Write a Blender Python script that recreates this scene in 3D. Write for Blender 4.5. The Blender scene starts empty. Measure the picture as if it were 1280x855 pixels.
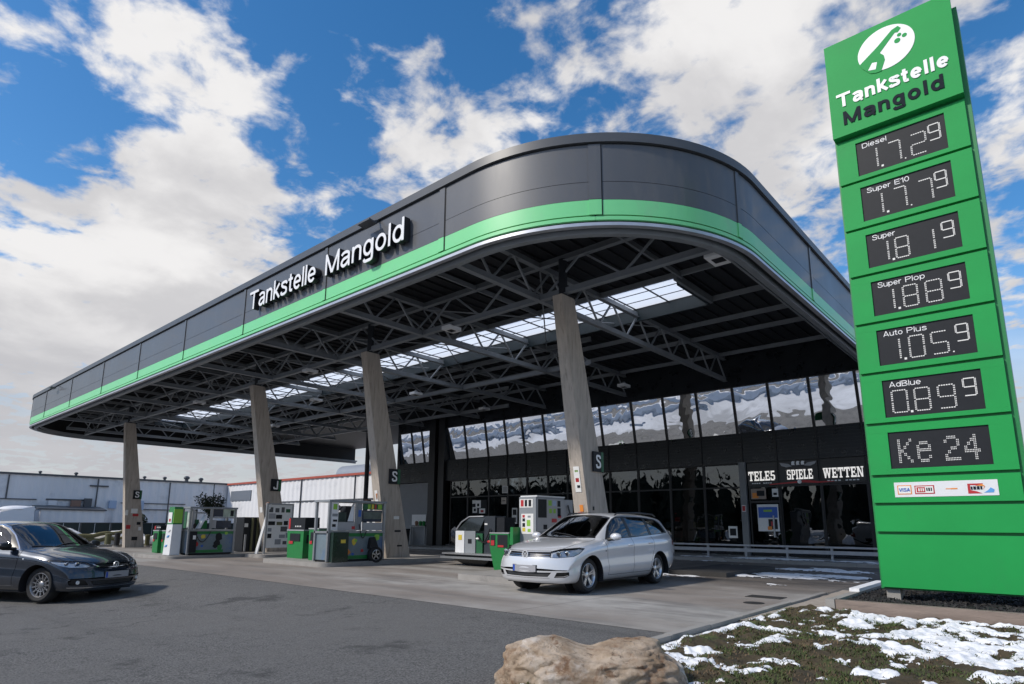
import bpy, bmesh, math, random
from mathutils import Vector, Matrix, noise
random.seed(7)
R=math.radians
sc=bpy.context.scene
COL=sc.collection
# ------------------------------------------------------------------ camera
CAM_H=1.2274
cam=bpy.data.cameras.new('camera'); camo=bpy.data.objects.new('camera',cam); COL.objects.link(camo)
cam.sensor_width=36; cam.sensor_fit='HORIZONTAL'; cam.lens=771.863/1280*36
cam.shift_x=(640-636.454)/1280; cam.shift_y=(506.108-427.5)/1280
cam.clip_start=.05; cam.clip_end=6000
_y,_t,_r=-0.7236,0.1908,0.0058
_fw=Vector((math.cos(_t)*math.sin(_y),math.cos(_t)*math.cos(_y),math.sin(_t)))
_rt=Vector((math.cos(_y),-math.sin(_y),0)); _up=_rt.cross(_fw)
_rt2=math.cos(_r)*_rt+math.sin(_r)*_up; _up2=-math.sin(_r)*_rt+math.cos(_r)*_up
camo.matrix_world=Matrix(((_rt2.x,_up2.x,-_fw.x,0),(_rt2.y,_up2.y,-_fw.y,0),(_rt2.z,_up2.z,-_fw.z,CAM_H),(0,0,0,1)))
sc.camera=camo
# ------------------------------------------------------------------ light and sky
SUN_EL=R(40); SUN_DIR=Vector((-0.42,-0.91,0)).normalized()       # towards the sun, horizontally
SUN_STRENGTH=2.1; SKY_STRENGTH=0.15
sun=bpy.data.lights.new('sun','SUN'); sun.energy=SUN_STRENGTH; sun.angle=R(5); sun.color=(1,.95,.88)
suno=bpy.data.objects.new('sun',sun); COL.objects.link(suno)
_sd=Vector((SUN_DIR.x*math.cos(SUN_EL),SUN_DIR.y*math.cos(SUN_EL),math.sin(SUN_EL)))
suno.rotation_euler=_sd.to_track_quat('Z','Y').to_euler()
suno.location=(0,0,60)
sc.view_settings.view_transform='Standard'; sc.view_settings.look='None'
sc.view_settings.exposure=0.60; sc.view_settings.gamma=1
sc.view_settings.use_white_balance=True; sc.view_settings.white_balance_temperature=6750; sc.view_settings.white_balance_tint=10
sc.cycles.max_bounces=8; sc.cycles.transparent_max_bounces=16
sc.cycles.use_denoising=True
W=bpy.data.worlds.new('World'); sc.world=W; W.use_nodes=True
nt=W.node_tree; nt.nodes.clear()
def N(tree,t,**k):
    n=tree.nodes.new(t)
    for a,b in k.items(): setattr(n,a,b)
    return n
def LK(tree,a,b): tree.links.new(a,b)
def math_node(tree,op,a,b=None,clamp=False):
    m=N(tree,'ShaderNodeMath',operation=op,use_clamp=clamp)
    for i,v in enumerate((a,b)):
        if v is None: continue
        if isinstance(v,(int,float)): m.inputs[i].default_value=v
        else: LK(tree,v,m.inputs[i])
    return m.outputs[0]
def build_sky():
    out=N(nt,'ShaderNodeOutputWorld')
    sky=N(nt,'ShaderNodeTexSky',sky_type='NISHITA'); sky.sun_disc=False
    sky.sun_elevation=SUN_EL; sky.sun_rotation=math.atan2(SUN_DIR.x,SUN_DIR.y)
    sky.altitude=400; sky.air_density=1.0; sky.dust_density=.6; sky.ozone_density=1.6
    hs=N(nt,'ShaderNodeHueSaturation'); hs.inputs['Saturation'].default_value=1.36; hs.inputs['Value'].default_value=.76
    LK(nt,sky.outputs[0],hs.inputs['Color'])
    bgs=N(nt,'ShaderNodeBackground'); bgs.inputs[1].default_value=SKY_STRENGTH; LK(nt,hs.outputs[0],bgs.inputs[0])
    tc=N(nt,'ShaderNodeTexCoord'); d=tc.outputs['Generated']
    sep=N(nt,'ShaderNodeSeparateXYZ'); LK(nt,d,sep.inputs[0])
    zz=math_node(nt,'MAXIMUM',sep.outputs[2],0.0); zz=math_node(nt,'ADD',zz,0.16)
    px=math_node(nt,'DIVIDE',sep.outputs[0],zz); py=math_node(nt,'DIVIDE',sep.outputs[1],zz)
    cmb=N(nt,'ShaderNodeCombineXYZ'); LK(nt,px,cmb.inputs[0]); LK(nt,py,cmb.inputs[1])
    def fbm(scale,detail,rough,off=(0,0,0),dist=0.0):
        mp=N(nt,'ShaderNodeMapping'); mp.inputs['Location'].default_value=off; LK(nt,cmb.outputs[0],mp.inputs[0])
        n=N(nt,'ShaderNodeTexNoise'); n.inputs['Scale'].default_value=scale; n.inputs['Detail'].default_value=detail
        n.inputs['Roughness'].default_value=rough; n.inputs['Distortion'].default_value=dist
        LK(nt,mp.outputs[0],n.inputs['Vector']); return n.outputs['Fac']
    big=fbm(2.6,4,.5,(3.1,1.7,0)); small=fbm(8.5,11,.56,(1.2,7.7,0),.3)
    v=math_node(nt,'ADD',math_node(nt,'MULTIPLY',big,.42),math_node(nt,'MULTIPLY',small,.92))
    puff=fbm(19,7,.55,(4.2,2.7,0),.2); v=math_node(nt,'ADD',v,math_node(nt,'MULTIPLY',math_node(nt,'SUBTRACT',puff,.5),.34))
    # where the banks of cloud and the blue gaps stand (compass directions of the sky)
    for (dx,dy,dz,sig,w) in CLOUDS:
        L=Vector((dx,dy,dz)).normalized()
        vm=N(nt,'ShaderNodeVectorMath',operation='DOT_PRODUCT'); LK(nt,d,vm.inputs[0]); vm.inputs[1].default_value=L
        e=math_node(nt,'EXPONENT',math_node(nt,'MULTIPLY',math_node(nt,'SUBTRACT',vm.outputs['Value'],1.0),1/sig**2))
        v=math_node(nt,'ADD',v,math_node(nt,'MULTIPLY',e,w))
    ramp=N(nt,'ShaderNodeMapRange',interpolation_type='SMOOTHSTEP'); LK(nt,v,ramp.inputs[0])
    ramp.inputs[1].default_value=.625; ramp.inputs[2].default_value=.86
    # low bank of grey cloud along the horizon
    low=N(nt,'ShaderNodeMapRange',interpolation_type='SMOOTHSTEP'); LK(nt,sep.outputs[2],low.inputs[0])
    low.inputs[1].default_value=.34; low.inputs[2].default_value=.10; low.inputs[3].default_value=0; low.inputs[4].default_value=.86
    mask=math_node(nt,'MAXIMUM',ramp.outputs[0],low.outputs[0],True)
    # cloud brightness: thick parts greyer underneath, thin edges white
    sh=fbm(2.3,7,.55,(1.55,7.3,0),.2)
    shr=N(nt,'ShaderNodeMapRange',interpolation_type='SMOOTHSTEP'); LK(nt,sh,shr.inputs[0]); shr.inputs[1].default_value=.36; shr.inputs[2].default_value=.62
    cr=N(nt,'ShaderNodeMix',data_type='RGBA'); LK(nt,shr.outputs[0],cr.inputs[0])
    cr.inputs[6].default_value=(.92,.93,.96,1); cr.inputs[7].default_value=(.66,.67,.71,1)
    cr2=N(nt,'ShaderNodeMix',data_type='RGBA'); LK(nt,low.outputs[0],cr2.inputs[0]); LK(nt,cr.outputs[2],cr2.inputs[6]); cr2.inputs[7].default_value=(.53,.545,.60,1)
    bgc=N(nt,'ShaderNodeBackground'); LK(nt,cr2.outputs[2],bgc.inputs[0]); bgc.inputs[1].default_value=.62
    mx=N(nt,'ShaderNodeMixShader'); LK(nt,mask,mx.inputs[0]); LK(nt,bgs.outputs[0],mx.inputs[1]); LK(nt,bgc.outputs[0],mx.inputs[2])
    LK(nt,mx.outputs[0],out.inputs[0])
CLOUDS=[(-0.923,0.196,0.331,0.14,0.13),
(-0.875,0.314,0.368,0.11,0.15),
(-0.966,0.190,0.175,0.2,0.1),
(-0.913,0.357,0.197,0.2,0.1),
(-0.838,0.091,0.537,0.07,0.08),
(-0.768,0.239,0.594,0.08,0.1),
(-0.778,0.310,0.547,0.05,0.07),
(-0.596,0.537,0.598,0.08,0.13),
(-0.687,0.526,0.501,0.05,0.1),
(-0.464,0.613,0.640,0.07,0.11),
(-0.588,0.596,0.547,0.04,0.05),
(-0.804,0.376,0.461,0.035,0.08),
(-0.652,0.409,0.639,0.04,0.04),
(-0.846,0.251,0.469,0.04,0.08),
(-0.877,0.144,0.458,0.065,-0.22),
(-0.879,0.096,0.466,0.05,-0.12),
(-0.833,0.167,0.527,0.05,-0.12),
(-0.715,0.396,0.577,0.075,-0.16),
(-0.694,0.314,0.648,0.06,-0.12),
(-0.530,0.486,0.695,0.09,-0.12),
(-0.394,0.611,0.687,0.07,-0.1),
(-0.767,0.458,0.450,0.07,-0.1),
(-0.533,0.625,0.570,0.05,-0.07),
(-0.842,0.391,0.372,0.04,-0.04),
(-0.591,0.441,0.675,0.06,-0.05),
(-0.282,0.755,0.592,0.13,0.11),
(-0.194,0.754,0.628,0.12,0.1),
(-0.360,0.717,0.597,0.07,0.05),
(-0.222,0.865,0.449,0.09,0.08),
(0.000,0.856,0.517,0.14,0.0),
(-0.009,0.938,0.348,0.12,0.04),
(-0.421,0.699,0.578,0.05,-0.09),

]
build_sky()
# ------------------------------------------------------------------ materials
MATS={}
def mat(name,col,rough=.5,metal=0,var=0.0,vscale=4,bump=0.0,bscale=40,coat=0,spec=.5,rvar=0.0,stretch=None,emit=None,dirt=None,dscale=1.2,detail=6):
    if name in MATS: return MATS[name]
    m=bpy.data.materials.new(name); m.use_nodes=True; t=m.node_tree; b=t.nodes['Principled BSDF']
    b.inputs['Base Color'].default_value=(*col,1); b.inputs['Roughness'].default_value=rough; b.inputs['Metallic'].default_value=metal
    b.inputs['Coat Weight'].default_value=coat; b.inputs['Coat Roughness'].default_value=.04
    b.inputs['Specular IOR Level'].default_value=spec
    if emit: b.inputs['Emission Color'].default_value=(*emit[:3],1); b.inputs['Emission Strength'].default_value=emit[3]
    tc=N(t,'ShaderNodeTexCoord'); vec=tc.outputs['Object']
    if stretch:
        mp=N(t,'ShaderNodeMapping'); mp.inputs['Scale'].default_value=stretch; LK(t,vec,mp.inputs[0]); vec=mp.outputs[0]
    colout=None
    if var or rvar:
        n=N(t,'ShaderNodeTexNoise'); n.inputs['Scale'].default_value=vscale; n.inputs['Detail'].default_value=detail; n.inputs['Roughness'].default_value=.6
        LK(t,vec,n.inputs['Vector'])
        if var:
            mx=N(t,'ShaderNodeMix',data_type='RGBA'); LK(t,n.outputs['Fac'],mx.inputs[0])
            f0,f1=1-var*1.6,1+var*1.6
            mx.inputs[6].default_value=(*[max(0,c*f0) for c in col],1); mx.inputs[7].default_value=(*[min(1,c*f1) for c in col],1)
            colout=mx.outputs[2]
        if rvar:
            mr=N(t,'ShaderNodeMapRange'); LK(t,n.outputs['Fac'],mr.inputs[0]); mr.inputs[1].default_value=.3; mr.inputs[2].default_value=.7
            mr.inputs[3].default_value=max(0,rough-rvar); mr.inputs[4].default_value=min(1,rough+rvar); LK(t,mr.outputs[0],b.inputs['Roughness'])
    if dirt:
        n2=N(t,'ShaderNodeTexNoise'); n2.inputs['Scale'].default_value=dscale; n2.inputs['Detail'].default_value=9; n2.inputs['Roughness'].default_value=.68
        LK(t,vec,n2.inputs['Vector'])
        r=N(t,'ShaderNodeMapRange',interpolation_type='SMOOTHSTEP'); LK(t,n2.outputs['Fac'],r.inputs[0]); r.inputs[1].default_value=.52; r.inputs[2].default_value=.70; r.inputs[4].default_value=dirt[3]
        mx=N(t,'ShaderNodeMix',data_type='RGBA'); LK(t,r.outputs[0],mx.inputs[0])
        if colout: LK(t,colout,mx.inputs[6])
        else: mx.inputs[6].default_value=(*col,1)
        mx.inputs[7].default_value=(*dirt[:3],1); colout=mx.outputs[2]
    if colout: LK(t,colout,b.inputs['Base Color'])
    if bump:
        n3=N(t,'ShaderNodeTexNoise'); n3.inputs['Scale'].default_value=bscale; n3.inputs['Detail'].default_value=8; LK(t,vec,n3.inputs['Vector'])
        bp=N(t,'ShaderNodeBump'); bp.inputs['Strength'].default_value=1; bp.inputs['Distance'].default_value=bump; LK(t,n3.outputs['Fac'],bp.inputs['Height'])
        LK(t,bp.outputs[0],b.inputs['Normal'])
    MATS[name]=m; return m
# ------------------------------------------------------------------ mesh helpers
class MB:
    def __init__(s): s.bm=bmesh.new()
    def box(s,x0,x1,y0,y1,z0,z1):
        v=[s.bm.verts.new((x,y,z)) for z in (z0,z1) for y in (y0,y1) for x in (x0,x1)]
        for f in ((0,2,3,1),(4,5,7,6),(0,1,5,4),(2,6,7,3),(0,4,6,2),(1,3,7,5)): s.bm.faces.new([v[i] for i in f])
        return s
    def hexa(s,lo,hi):
        a=[s.bm.verts.new(p) for p in lo]; b=[s.bm.verts.new(p) for p in hi]; n=len(a)
        s.bm.faces.new(a[::-1]); s.bm.faces.new(b)
        for i in range(n): s.bm.faces.new((a[i],a[(i+1)%n],b[(i+1)%n],b[i]))
        return s
    def beam(s,p,q,w,h=None,up=Vector((0,0,1))):
        p=Vector(p);q=Vector(q);h=h or w; d=(q-p).normalized()
        if abs(d.dot(up))>.98: up=Vector((1,0,0))
        a=d.cross(up).normalized()*w/2; b=a.cross(d).normalized()*h/2
        return s.hexa([p-a-b,p+a-b,p+a+b,p-a+b],[q-a-b,q+a-b,q+a+b,q-a+b])
    def tube(s,p,q,r,n=10,r2=None):
        p=Vector(p);q=Vector(q); d=(q-p).normalized(); u=Vector((0,0,1)) if abs(d.z)<.95 else Vector((1,0,0))
        a=d.cross(u).normalized(); b=a.cross(d).normalized(); r2=r if r2 is None else r2
        cs=[(math.cos(2*math.pi*i/n),math.sin(2*math.pi*i/n)) for i in range(n)]
        return s.hexa([p+(a*c+b*k)*r for c,k in cs],[q+(a*c+b*k)*r2 for c,k in cs])
    def path(s,pts,r,n=8):
        pts=[Vector(p) for p in pts]; rings=[]
        for i,p in enumerate(pts):
            d=(pts[min(i+1,len(pts)-1)]-pts[max(i-1,0)]).normalized(); u=Vector((0,0,1)) if abs(d.z)<.95 else Vector((1,0,0))
            a=d.cross(u).normalized(); b=a.cross(d).normalized()
            rr=r[i] if isinstance(r,(list,tuple)) else r
            rings.append([s.bm.verts.new(p+(a*math.cos(2*math.pi*k/n)+b*math.sin(2*math.pi*k/n))*rr) for k in range(n)])
        for A,B in zip(rings,rings[1:]):
            for k in range(n): s.bm.faces.new((A[k],A[(k+1)%n],B[(k+1)%n],B[k]))
        s.bm.faces.new(rings[0][::-1]); s.bm.faces.new(rings[-1]); return s
    def prism(s,poly,y0,y1,axis='y'):      # polygon in (x,z) pulled along y (or (y,z) along x, (x,y) along z)
        f={'y':lambda a,b,c:(a,c,b),'x':lambda a,b,c:(c,a,b),'z':lambda a,b,c:(a,b,c)}[axis]
        return s.hexa([f(a,b,y0) for a,b in poly],[f(a,b,y1) for a,b in poly])
    def lathe(s,prof,c=(0,0,0),n=24,axis='z',closed=False):
        c=Vector(c); rings=[]
        for r,h in prof:
            ring=[]
            for i in range(n):
                a=2*math.pi*i/n; p={'z':(r*math.cos(a),r*math.sin(a),h),'y':(r*math.cos(a),h,r*math.sin(a)),'x':(h,r*math.cos(a),r*math.sin(a))}[axis]
                ring.append(s.bm.verts.new(c+Vector(p)))
            rings.append(ring)
        pr=list(zip(rings,rings[1:]))+([(rings[-1],rings[0])] if closed else [])
        for A,B in pr:
            for k in range(n): s.bm.faces.new((A[k],A[(k+1)%n],B[(k+1)%n],B[k]))
        if not closed:
            if prof[0][0]>1e-4: s.bm.faces.new(rings[0][::-1])
            if prof[-1][0]>1e-4: s.bm.faces.new(rings[-1])
        return s
    def ball(s,c,rx,ry=None,rz=None,seg=16,ring=10):
        g=bmesh.ops.create_uvsphere(s.bm,u_segments=seg,v_segments=ring,radius=1)
        for v in g['verts']: v.co=Vector((v.co.x*rx,v.co.y*(ry or rx),v.co.z*(rz or rx)))+Vector(c)
        return s
    def build(s,name,m,parent=None,bevel=0,smooth=False,label=None,seg=2,angle=30):
        bm=s.bm
        if bevel:
            ed=[e for e in bm.edges if len(e.link_faces)==2 and e.calc_face_angle(0)>R(angle)]
            bmesh.ops.bevel(bm,geom=ed,offset=bevel,segments=seg,affect='EDGES',profile=.6,clamp_overlap=True)
        bmesh.ops.recalc_face_normals(bm,faces=bm.faces)
        return link(name,bm,m,parent,smooth or bevel>0,label)
BASE={}
def base_of(o): return BASE.get(o.name,Vector((0,0,0)))
def link(name,bm,m,parent=None,smooth=False,label=None):
    me=bpy.data.meshes.new(name)
    if parent is not None:
        b=base_of(parent)
        bmesh.ops.translate(bm,vec=-b,verts=bm.verts)
    bm.to_mesh(me); bm.free()
    for mm in (m if isinstance(m,(list,tuple)) else [m]): me.materials.append(mm)
    if smooth:
        me.polygons.foreach_set('use_smooth',[True]*len(me.polygons))
        me.set_sharp_from_angle(angle=R(38))
    o=bpy.data.objects.new(name,me); COL.objects.link(o)
    if parent is not None: o.parent=parent; BASE[o.name]=base_of(parent)
    if label: o['label']=label
    return o
def tag(o,label,cat,group=None,kind=None):
    if label: o['label']=label
    if cat: o['category']=cat
    if group: o['group']=group
    if kind: o['kind']=kind
    return o
def thing(name,label,cat,base=(0,0,0),group=None):
    o=bpy.data.objects.new(name,None); COL.objects.link(o); o.location=base; BASE[o.name]=Vector(base)
    return tag(o,label,cat,group)
def struct(o,kind='structure'): o['kind']=kind; return o
def children_of(o): return [c for c in COL.objects if c.parent==o]
def copy_tree(o,parent=None):
    c=o.copy(); COL.objects.link(c)
    if parent is not None: c.parent=parent
    for ch in children_of(o): copy_tree(ch,c)
    return c
# a plain grotesque alphabet drawn as pen strokes: cap height 1, x-height .74; each stroke is (closed, smooth, points)
def _arc(cx,cy,rx,ry,a0,a1,n=18): return [(cx+rx*math.cos(R(a0+(a1-a0)*k/n)),cy+ry*math.sin(R(a0+(a1-a0)*k/n))) for k in range(n+1)]
def _inside(p,poly):
    c=False; n=len(poly)
    for i in range(n):
        (x1,y1),(x2,y2)=poly[i],poly[i-1]
        if (y1>p[1])!=(y2>p[1]) and p[0]<(x2-x1)*(p[1]-y1)/(y2-y1)+x1: c=not c
    return c
def glyph(ch,w):
    h=w/2; X=.74; L=lambda *p:(False,False,list(p)); C=lambda *p:(False,True,list(p)); O=lambda cx,cy,rx,ry:(True,False,_arc(cx,cy,rx,ry,0,360,26)[:-1]); A=lambda *a:(False,False,_arc(*a))
    ring=O(.29,X/2,.29-h,X/2+.01-h)
    arch=lambda x0,x1:(False,False,[(x0,.40)]+_arc((x0+x1)/2+.01,X-.24,(x1-x0)/2-.01,.24+.01-h,165,0,14)+[(x1,0)])
    G={'T':(.78,[L((0,1-h),(.78,1-h)),L((.39,1-h),(.39,0))]),
     'a':(.56,[(False,False,_arc(.265,X-.2,.21,.21-h,165,0,14)+[(.475,.16),(.49,.05),(.53,h*.6)]),C((.475,.44),(.36,.405),(.16,.365),(h,.20),(.17,h-.01),(.33,.06+h*.6),(.475,.25))]),
     'n':(.55,[L((h,0),(h,X)),arch(h,.55-h)]),'u':(.55,[(False,False,[(h,X)]+_arc(.275-.01,.24,.275-h-.01,.25-h,180,345,14)+[(.55-h,.34)]),L((.55-h,0),(.55-h,X))]),
     'k':(.54,[L((h,0),(h,1)),L((h,.26),(.47,X)),L((.19,.41),(.51,0))]),'l':(w,[L((h,0),(h,1))]),
     'i':(w,[L((h,0),(h,X)),L((h,1-w),(h,1))]),
     's':(.51,[C((.46,.55),(.40,.66),(.25,X+.01-h),(.10,.655),(.075,.545),(.18,.44),(.36,.36),(.44,.26),(.42,.11),(.25,h-.01),(.09,.08),(.04,.21))]),
     't':(.34,[C((.16,.94),(.16,.60),(.16,.20),(.20,.085),(.34,h)),L((0,X-h),(.33,X-h))]),
     'e':(.57,[L((h,.37),(.57-h*.6,.37)),A(.285,X/2,.285-h,X/2+.01-h,0,318,26)]),
     'M':(.86,[L((h,0),(h,1)),L((.86-h,0),(.86-h,1)),L((h,1-h*.4),(.43,.03)),L((.86-h,1-h*.4),(.43,.03))]),
     'g':(.56,[O(.27,X/2+.02,.27-h,X/2-h),C((.56-h,X),(.56-h,.3),(.56-h,-.02),(.46,-.17),(.28,-.23+h*.5),(.12,-.18),(.06,-.08))]),
     'o':(.58,[ring]),'d':(.57,[O(.275,X/2,.275-h,X/2+.01-h),L((.57-h,0),(.57-h,1))]),'p':(.57,[O(.295,X/2,.275-h,X/2+.01-h),L((h,-.25),(h,X))]),
     'r':(.35,[L((h,0),(h,X)),C((h,.40),(.13,.58),(.22,X-h-.02),(.35,X-h))]),
     'D':(.72,[(True,False,[(h,h),(.30,h)]+_arc(.34,.5,.38-h,.5-h,-80,80,16)+[(.30,1-h),(h,1-h)])]),
     'S':(.66,[C((.60,.72),(.54,.88),(.33,1.01-h),(.12,.90),(.085,.74),(.20,.59),(.45,.48),(.58,.35),(.56,.14),(.33,h-.01),(.10,.10),(.04,.29))]),
     'E':(.62,[L((h,0),(h,1)),L((h,1-h),(.62,1-h)),L((h,.52),(.57,.52)),L((h,h),(.62,h))]),
     'P':(.66,[L((h,0),(h,1)),(False,False,[(h,1-h),(.34,1-h)]+_arc(.36,.71,.30-h,.29-h,85,-85,14)+[(.34,.42+h),(h,.42+h)])]),
     'A':(.72,[L((.05,0),(.36,1)),L((.67,0),(.36,1)),L((.15,.27),(.57,.27))]),
     'B':(.67,[L((h,0),(h,1)),(False,False,[(h,1-h),(.34,1-h)]+_arc(.36,.76,.26-h,.24-h,85,-85,12)+[(.34,.52),(h,.52)]),(False,False,[(h,.52),(.36,.52)]+_arc(.38,.27,.29-h,.27-h,85,-85,12)+[(.34,h),(h,h)])]),
     'V':(.70,[L((.04,1),(.35,0)),L((.66,1),(.35,0))]),'I':(w,[L((h,0),(h,1))]),
     '1':(.34,[L((.34-h,0),(.34-h,1)),L((.0,.76),(.34-h,.96))]),'0':(.56,[O(.28,.5,.28-h,.51-h)]),
     'J':(.50,[C((.50-h,1),(.50-h,.5),(.50-h,.24),(.40,.06),(.24,h-.01),(.08,.08),(.04,.28))])}
    return G[ch]
def stroke_bm(bm,pts,w,closed,smooth,zf,zb):
    P=[Vector(p) for p in pts]
    if smooth:
        Q=[]
        for i in range(len(P)-1):
            p0=P[i-1] if i else P[0]*2-P[1]; p1,p2=P[i],P[i+1]; p3=P[i+2] if i+2<len(P) else P[-1]*2-P[-2]
            for k in range(5):
                t=k/5; Q.append(.5*((2*p1)+(p2-p0)*t+(2*p0-5*p1+4*p2-p3)*t*t+(3*p1-p0-3*p2+p3)*t**3))
        P=Q+[P[-1]]
    n=len(P); rows=[]
    for i in range(n):
        a=P[i-1] if (i or closed) else P[i]; c=P[(i+1)%n] if (i<n-1 or closed) else P[i]
        d1=(P[i]-a); d2=(c-P[i]); d1=d1.normalized() if d1.length>1e-9 else d2.normalized(); d2=d2.normalized() if d2.length>1e-9 else d1
        m=(Vector((-d1.y,d1.x))+Vector((-d2.y,d2.x))); m=m.normalized(); k=w/2/max(.45,m.dot(Vector((-d1.y,d1.x))))
        l,r=P[i]+m*k,P[i]-m*k
        rows.append([bm.verts.new((l.x,l.y,zf)),bm.verts.new((r.x,r.y,zf)),bm.verts.new((r.x,r.y,zb)),bm.verts.new((l.x,l.y,zb))])
    for i in range(n if closed else n-1):
        A_,B_=rows[i],rows[(i+1)%n]
        for k in range(4): bm.faces.new((A_[k],B_[k],B_[(k+1)%4],A_[(k+1)%4]))
    if not closed: bm.faces.new(rows[0]); bm.faces.new(rows[-1][::-1])
def text_bm(txt,x0,x1,z0,cap,y=0,depth=.01,bold=.14):
    """lettering facing -y between x0 and x1, baseline z0, capital height cap; front face at y, going back by depth"""
    pen=0; bm=bmesh.new(); nn=0; items=[]
    for ch in txt:
        if ch==' ': pen+=.30; continue
        adv,st=glyph(ch,bold)
        for s_ in st: items.append((pen,s_))
        pen+=adv+bold*.42+.02
    T=pen-bold*.42-.02; sx=(x1-x0)/T; asp=sx/cap
    for k,(pn,(closed,smooth,pts)) in enumerate(items):
        stroke_bm(bm,[((px_+pn)*asp,py_) for px_,py_ in pts],bold*min(1,(1+asp)/2),closed,smooth,-.03*(k%3),1-.03*(k%3))
    for v in bm.verts:
        X_,Y_,Z_=v.co; v.co=(x0+X_*cap,y+Z_*depth,z0+Y_*cap)
    bmesh.ops.recalc_face_normals(bm,faces=bm.faces)
    return bm
def add_bm(mb,bm):
    me=bpy.data.meshes.new('tmp'); bm.to_mesh(me); bm.free(); mb.bm.from_mesh(me); bpy.data.meshes.remove(me)
def sst(t): t=max(0,min(1,t)); return t*t*(3-2*t)
def g(x,y):       # height of the paved ground
    return -0.2*sst((-x-16)/24)-0.24*sst((6.8-y)/4)*sst((-x-4)/9)
# ------------------------------------------------------------------ palette
M_fascia=mat('fascia_grey',(.088,.092,.10),.42,0,.10,.6,rvar=.06,coat=.2,stretch=(1,1,.35),dirt=(.13,.13,.13,.35),dscale=2.2)
M_coping=mat('coping_grey',(.075,.08,.088),.4,0,.08,1.5)
M_mint=mat('fascia_green',(.18,.64,.27),.38,0,.05,.8,coat=.2,stretch=(1,1,.5),dirt=(.24,.50,.28,.35),dscale=2.2)  # paler than the sign: sky reflection is put into the base green
M_seam=mat('dark_gap',(.008,.008,.01),.7)
M_steel=mat('steel_grey',(.25,.27,.29),.45,.25,.15,2.2)
M_deck=mat('deck_black',(.014,.016,.02),.6,0,.2,1)
M_gutter=mat('gutter_metal',(.50,.51,.54),.35,.6,.15,3)
M_teal=mat('dark_teal_sheet',(.016,.028,.034),.45,0,.2,2)
M_dark=mat('black_cladding',(.011,.014,.018),.32,0,.25,2.5,rvar=.1)
M_frame=mat('black_frame',(.009,.010,.012),.4)
M_white=mat('white_plastic',(.72,.73,.74),.4,0,.06,6)
M_letter=mat('letter_white',(.82,.82,.82),.35)
M_lside=mat('letter_side',(.012,.013,.016),.5)
M_pole=mat('galvanised',(.42,.43,.45),.38,.7,.15,6)
M_signgreen=mat('sign_green',(.012,.31,.072),.55,0,.08,1.3,spec=.22,dirt=(.03,.25,.08,.25),dscale=1.6)
M_signside=mat('sign_green_shaded',(.010,.20,.055),.45,0,.06,1.3)  # sign green darkened: shade on the side is put into the colour
M_black=mat('matt_black',(.010,.010,.011),.6)
M_screen=mat('display_black',(.018,.020,.024),.5,0,.15,9,spec=.2)
M_led=mat('led_white',(.6,.6,.59),.5,emit=(1,.98,.95,.12))
M_navy=mat('navy_letters',(.006,.012,.02),.6,spec=.12)
M_paper=mat('paper_white',(.75,.75,.73),.6,0,.08,14)
M_red=mat('red_paint',(.45,.025,.03),.45); M_orange=mat('orange_print',(.75,.25,.04),.5); M_blue=mat('blue_print',(.03,.12,.45),.45)
M_yellow=mat('yellow_print',(.65,.50,.06),.5); M_lime=mat('lime_print',(.25,.5,.06),.5); M_bin=mat('bin_green',(.010,.19,.045),.42,0,.12,5,coat=.1,dirt=(.03,.10,.04,.4),dscale=3)
M_dkgreen=mat('number_green',(.012,.10,.04),.5); M_pole_dark=mat('dark_post',(.02,.024,.03),.5)
def conc_col():
    m=mat('board_marked_concrete',(.44,.385,.33),.88,0,.26,1.9,.010,26,stretch=(5,5,.75),dirt=(.16,.14,.12,.65),dscale=1.5)
    return m
M_conc=conc_col()
M_conc2=mat('old_concrete',(.30,.285,.265),.9,0,.14,3,.004,40,dirt=(.12,.115,.11,.5),dscale=1.1)
M_cobble=mat('sandy_paving',(.36,.31,.26),.9,0,.2,9,.006,30,dirt=(.16,.13,.10,.5),dscale=5)
M_snow=mat('snow_white',(.80,.81,.83),.7,0,.05,3,.012,22,dirt=(.50,.49,.47,.5),dscale=6)
def glass(name,refl,tint=(.35,.38,.40),rough=.01,wave=0.0,trans=1.0):
    m=bpy.data.materials.new(name); m.use_nodes=True; t=m.node_tree; t.nodes.clear()
    o=N(t,'ShaderNodeOutputMaterial'); tr=N(t,'ShaderNodeBsdfTransparent'); tr.inputs[0].default_value=(*[c*trans for c in tint],1)
    gl=N(t,'ShaderNodeBsdfGlossy'); gl.inputs['Roughness'].default_value=rough; gl.inputs[0].default_value=(.95,.97,1,1)
    fr=N(t,'ShaderNodeFresnel'); fr.inputs[0].default_value=1.52
    f=math_node(t,'ADD',math_node(t,'MULTIPLY',fr.outputs[0],1-refl),refl,True)
    mx=N(t,'ShaderNodeMixShader'); LK(t,f,mx.inputs[0]); LK(t,tr.outputs[0],mx.inputs[1]); LK(t,gl.outputs[0],mx.inputs[2]); LK(t,mx.outputs[0],o.inputs[0])
    if wave:
        tc=N(t,'ShaderNodeTexCoord'); n=N(t,'ShaderNodeTexNoise'); n.inputs['Scale'].default_value=.8; n.inputs['Detail'].default_value=2.0; n.inputs['Distortion'].default_value=.6; LK(t,tc.outputs['Object'],n.inputs['Vector'])
        bp=N(t,'ShaderNodeBump'); bp.inputs['Distance'].default_value=wave; LK(t,n.outputs['Fac'],bp.inputs['Height'])
        LK(t,bp.outputs[0],gl.inputs['Normal'])
    return m
M_glass=glass('shop_glass',.045,wave=.01)
M_solar=glass('mirror_glass',.60,tint=(.10,.11,.12),wave=.009)
M_clear=glass('clear_pane',.03,tint=(.72,.76,.76))
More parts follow.
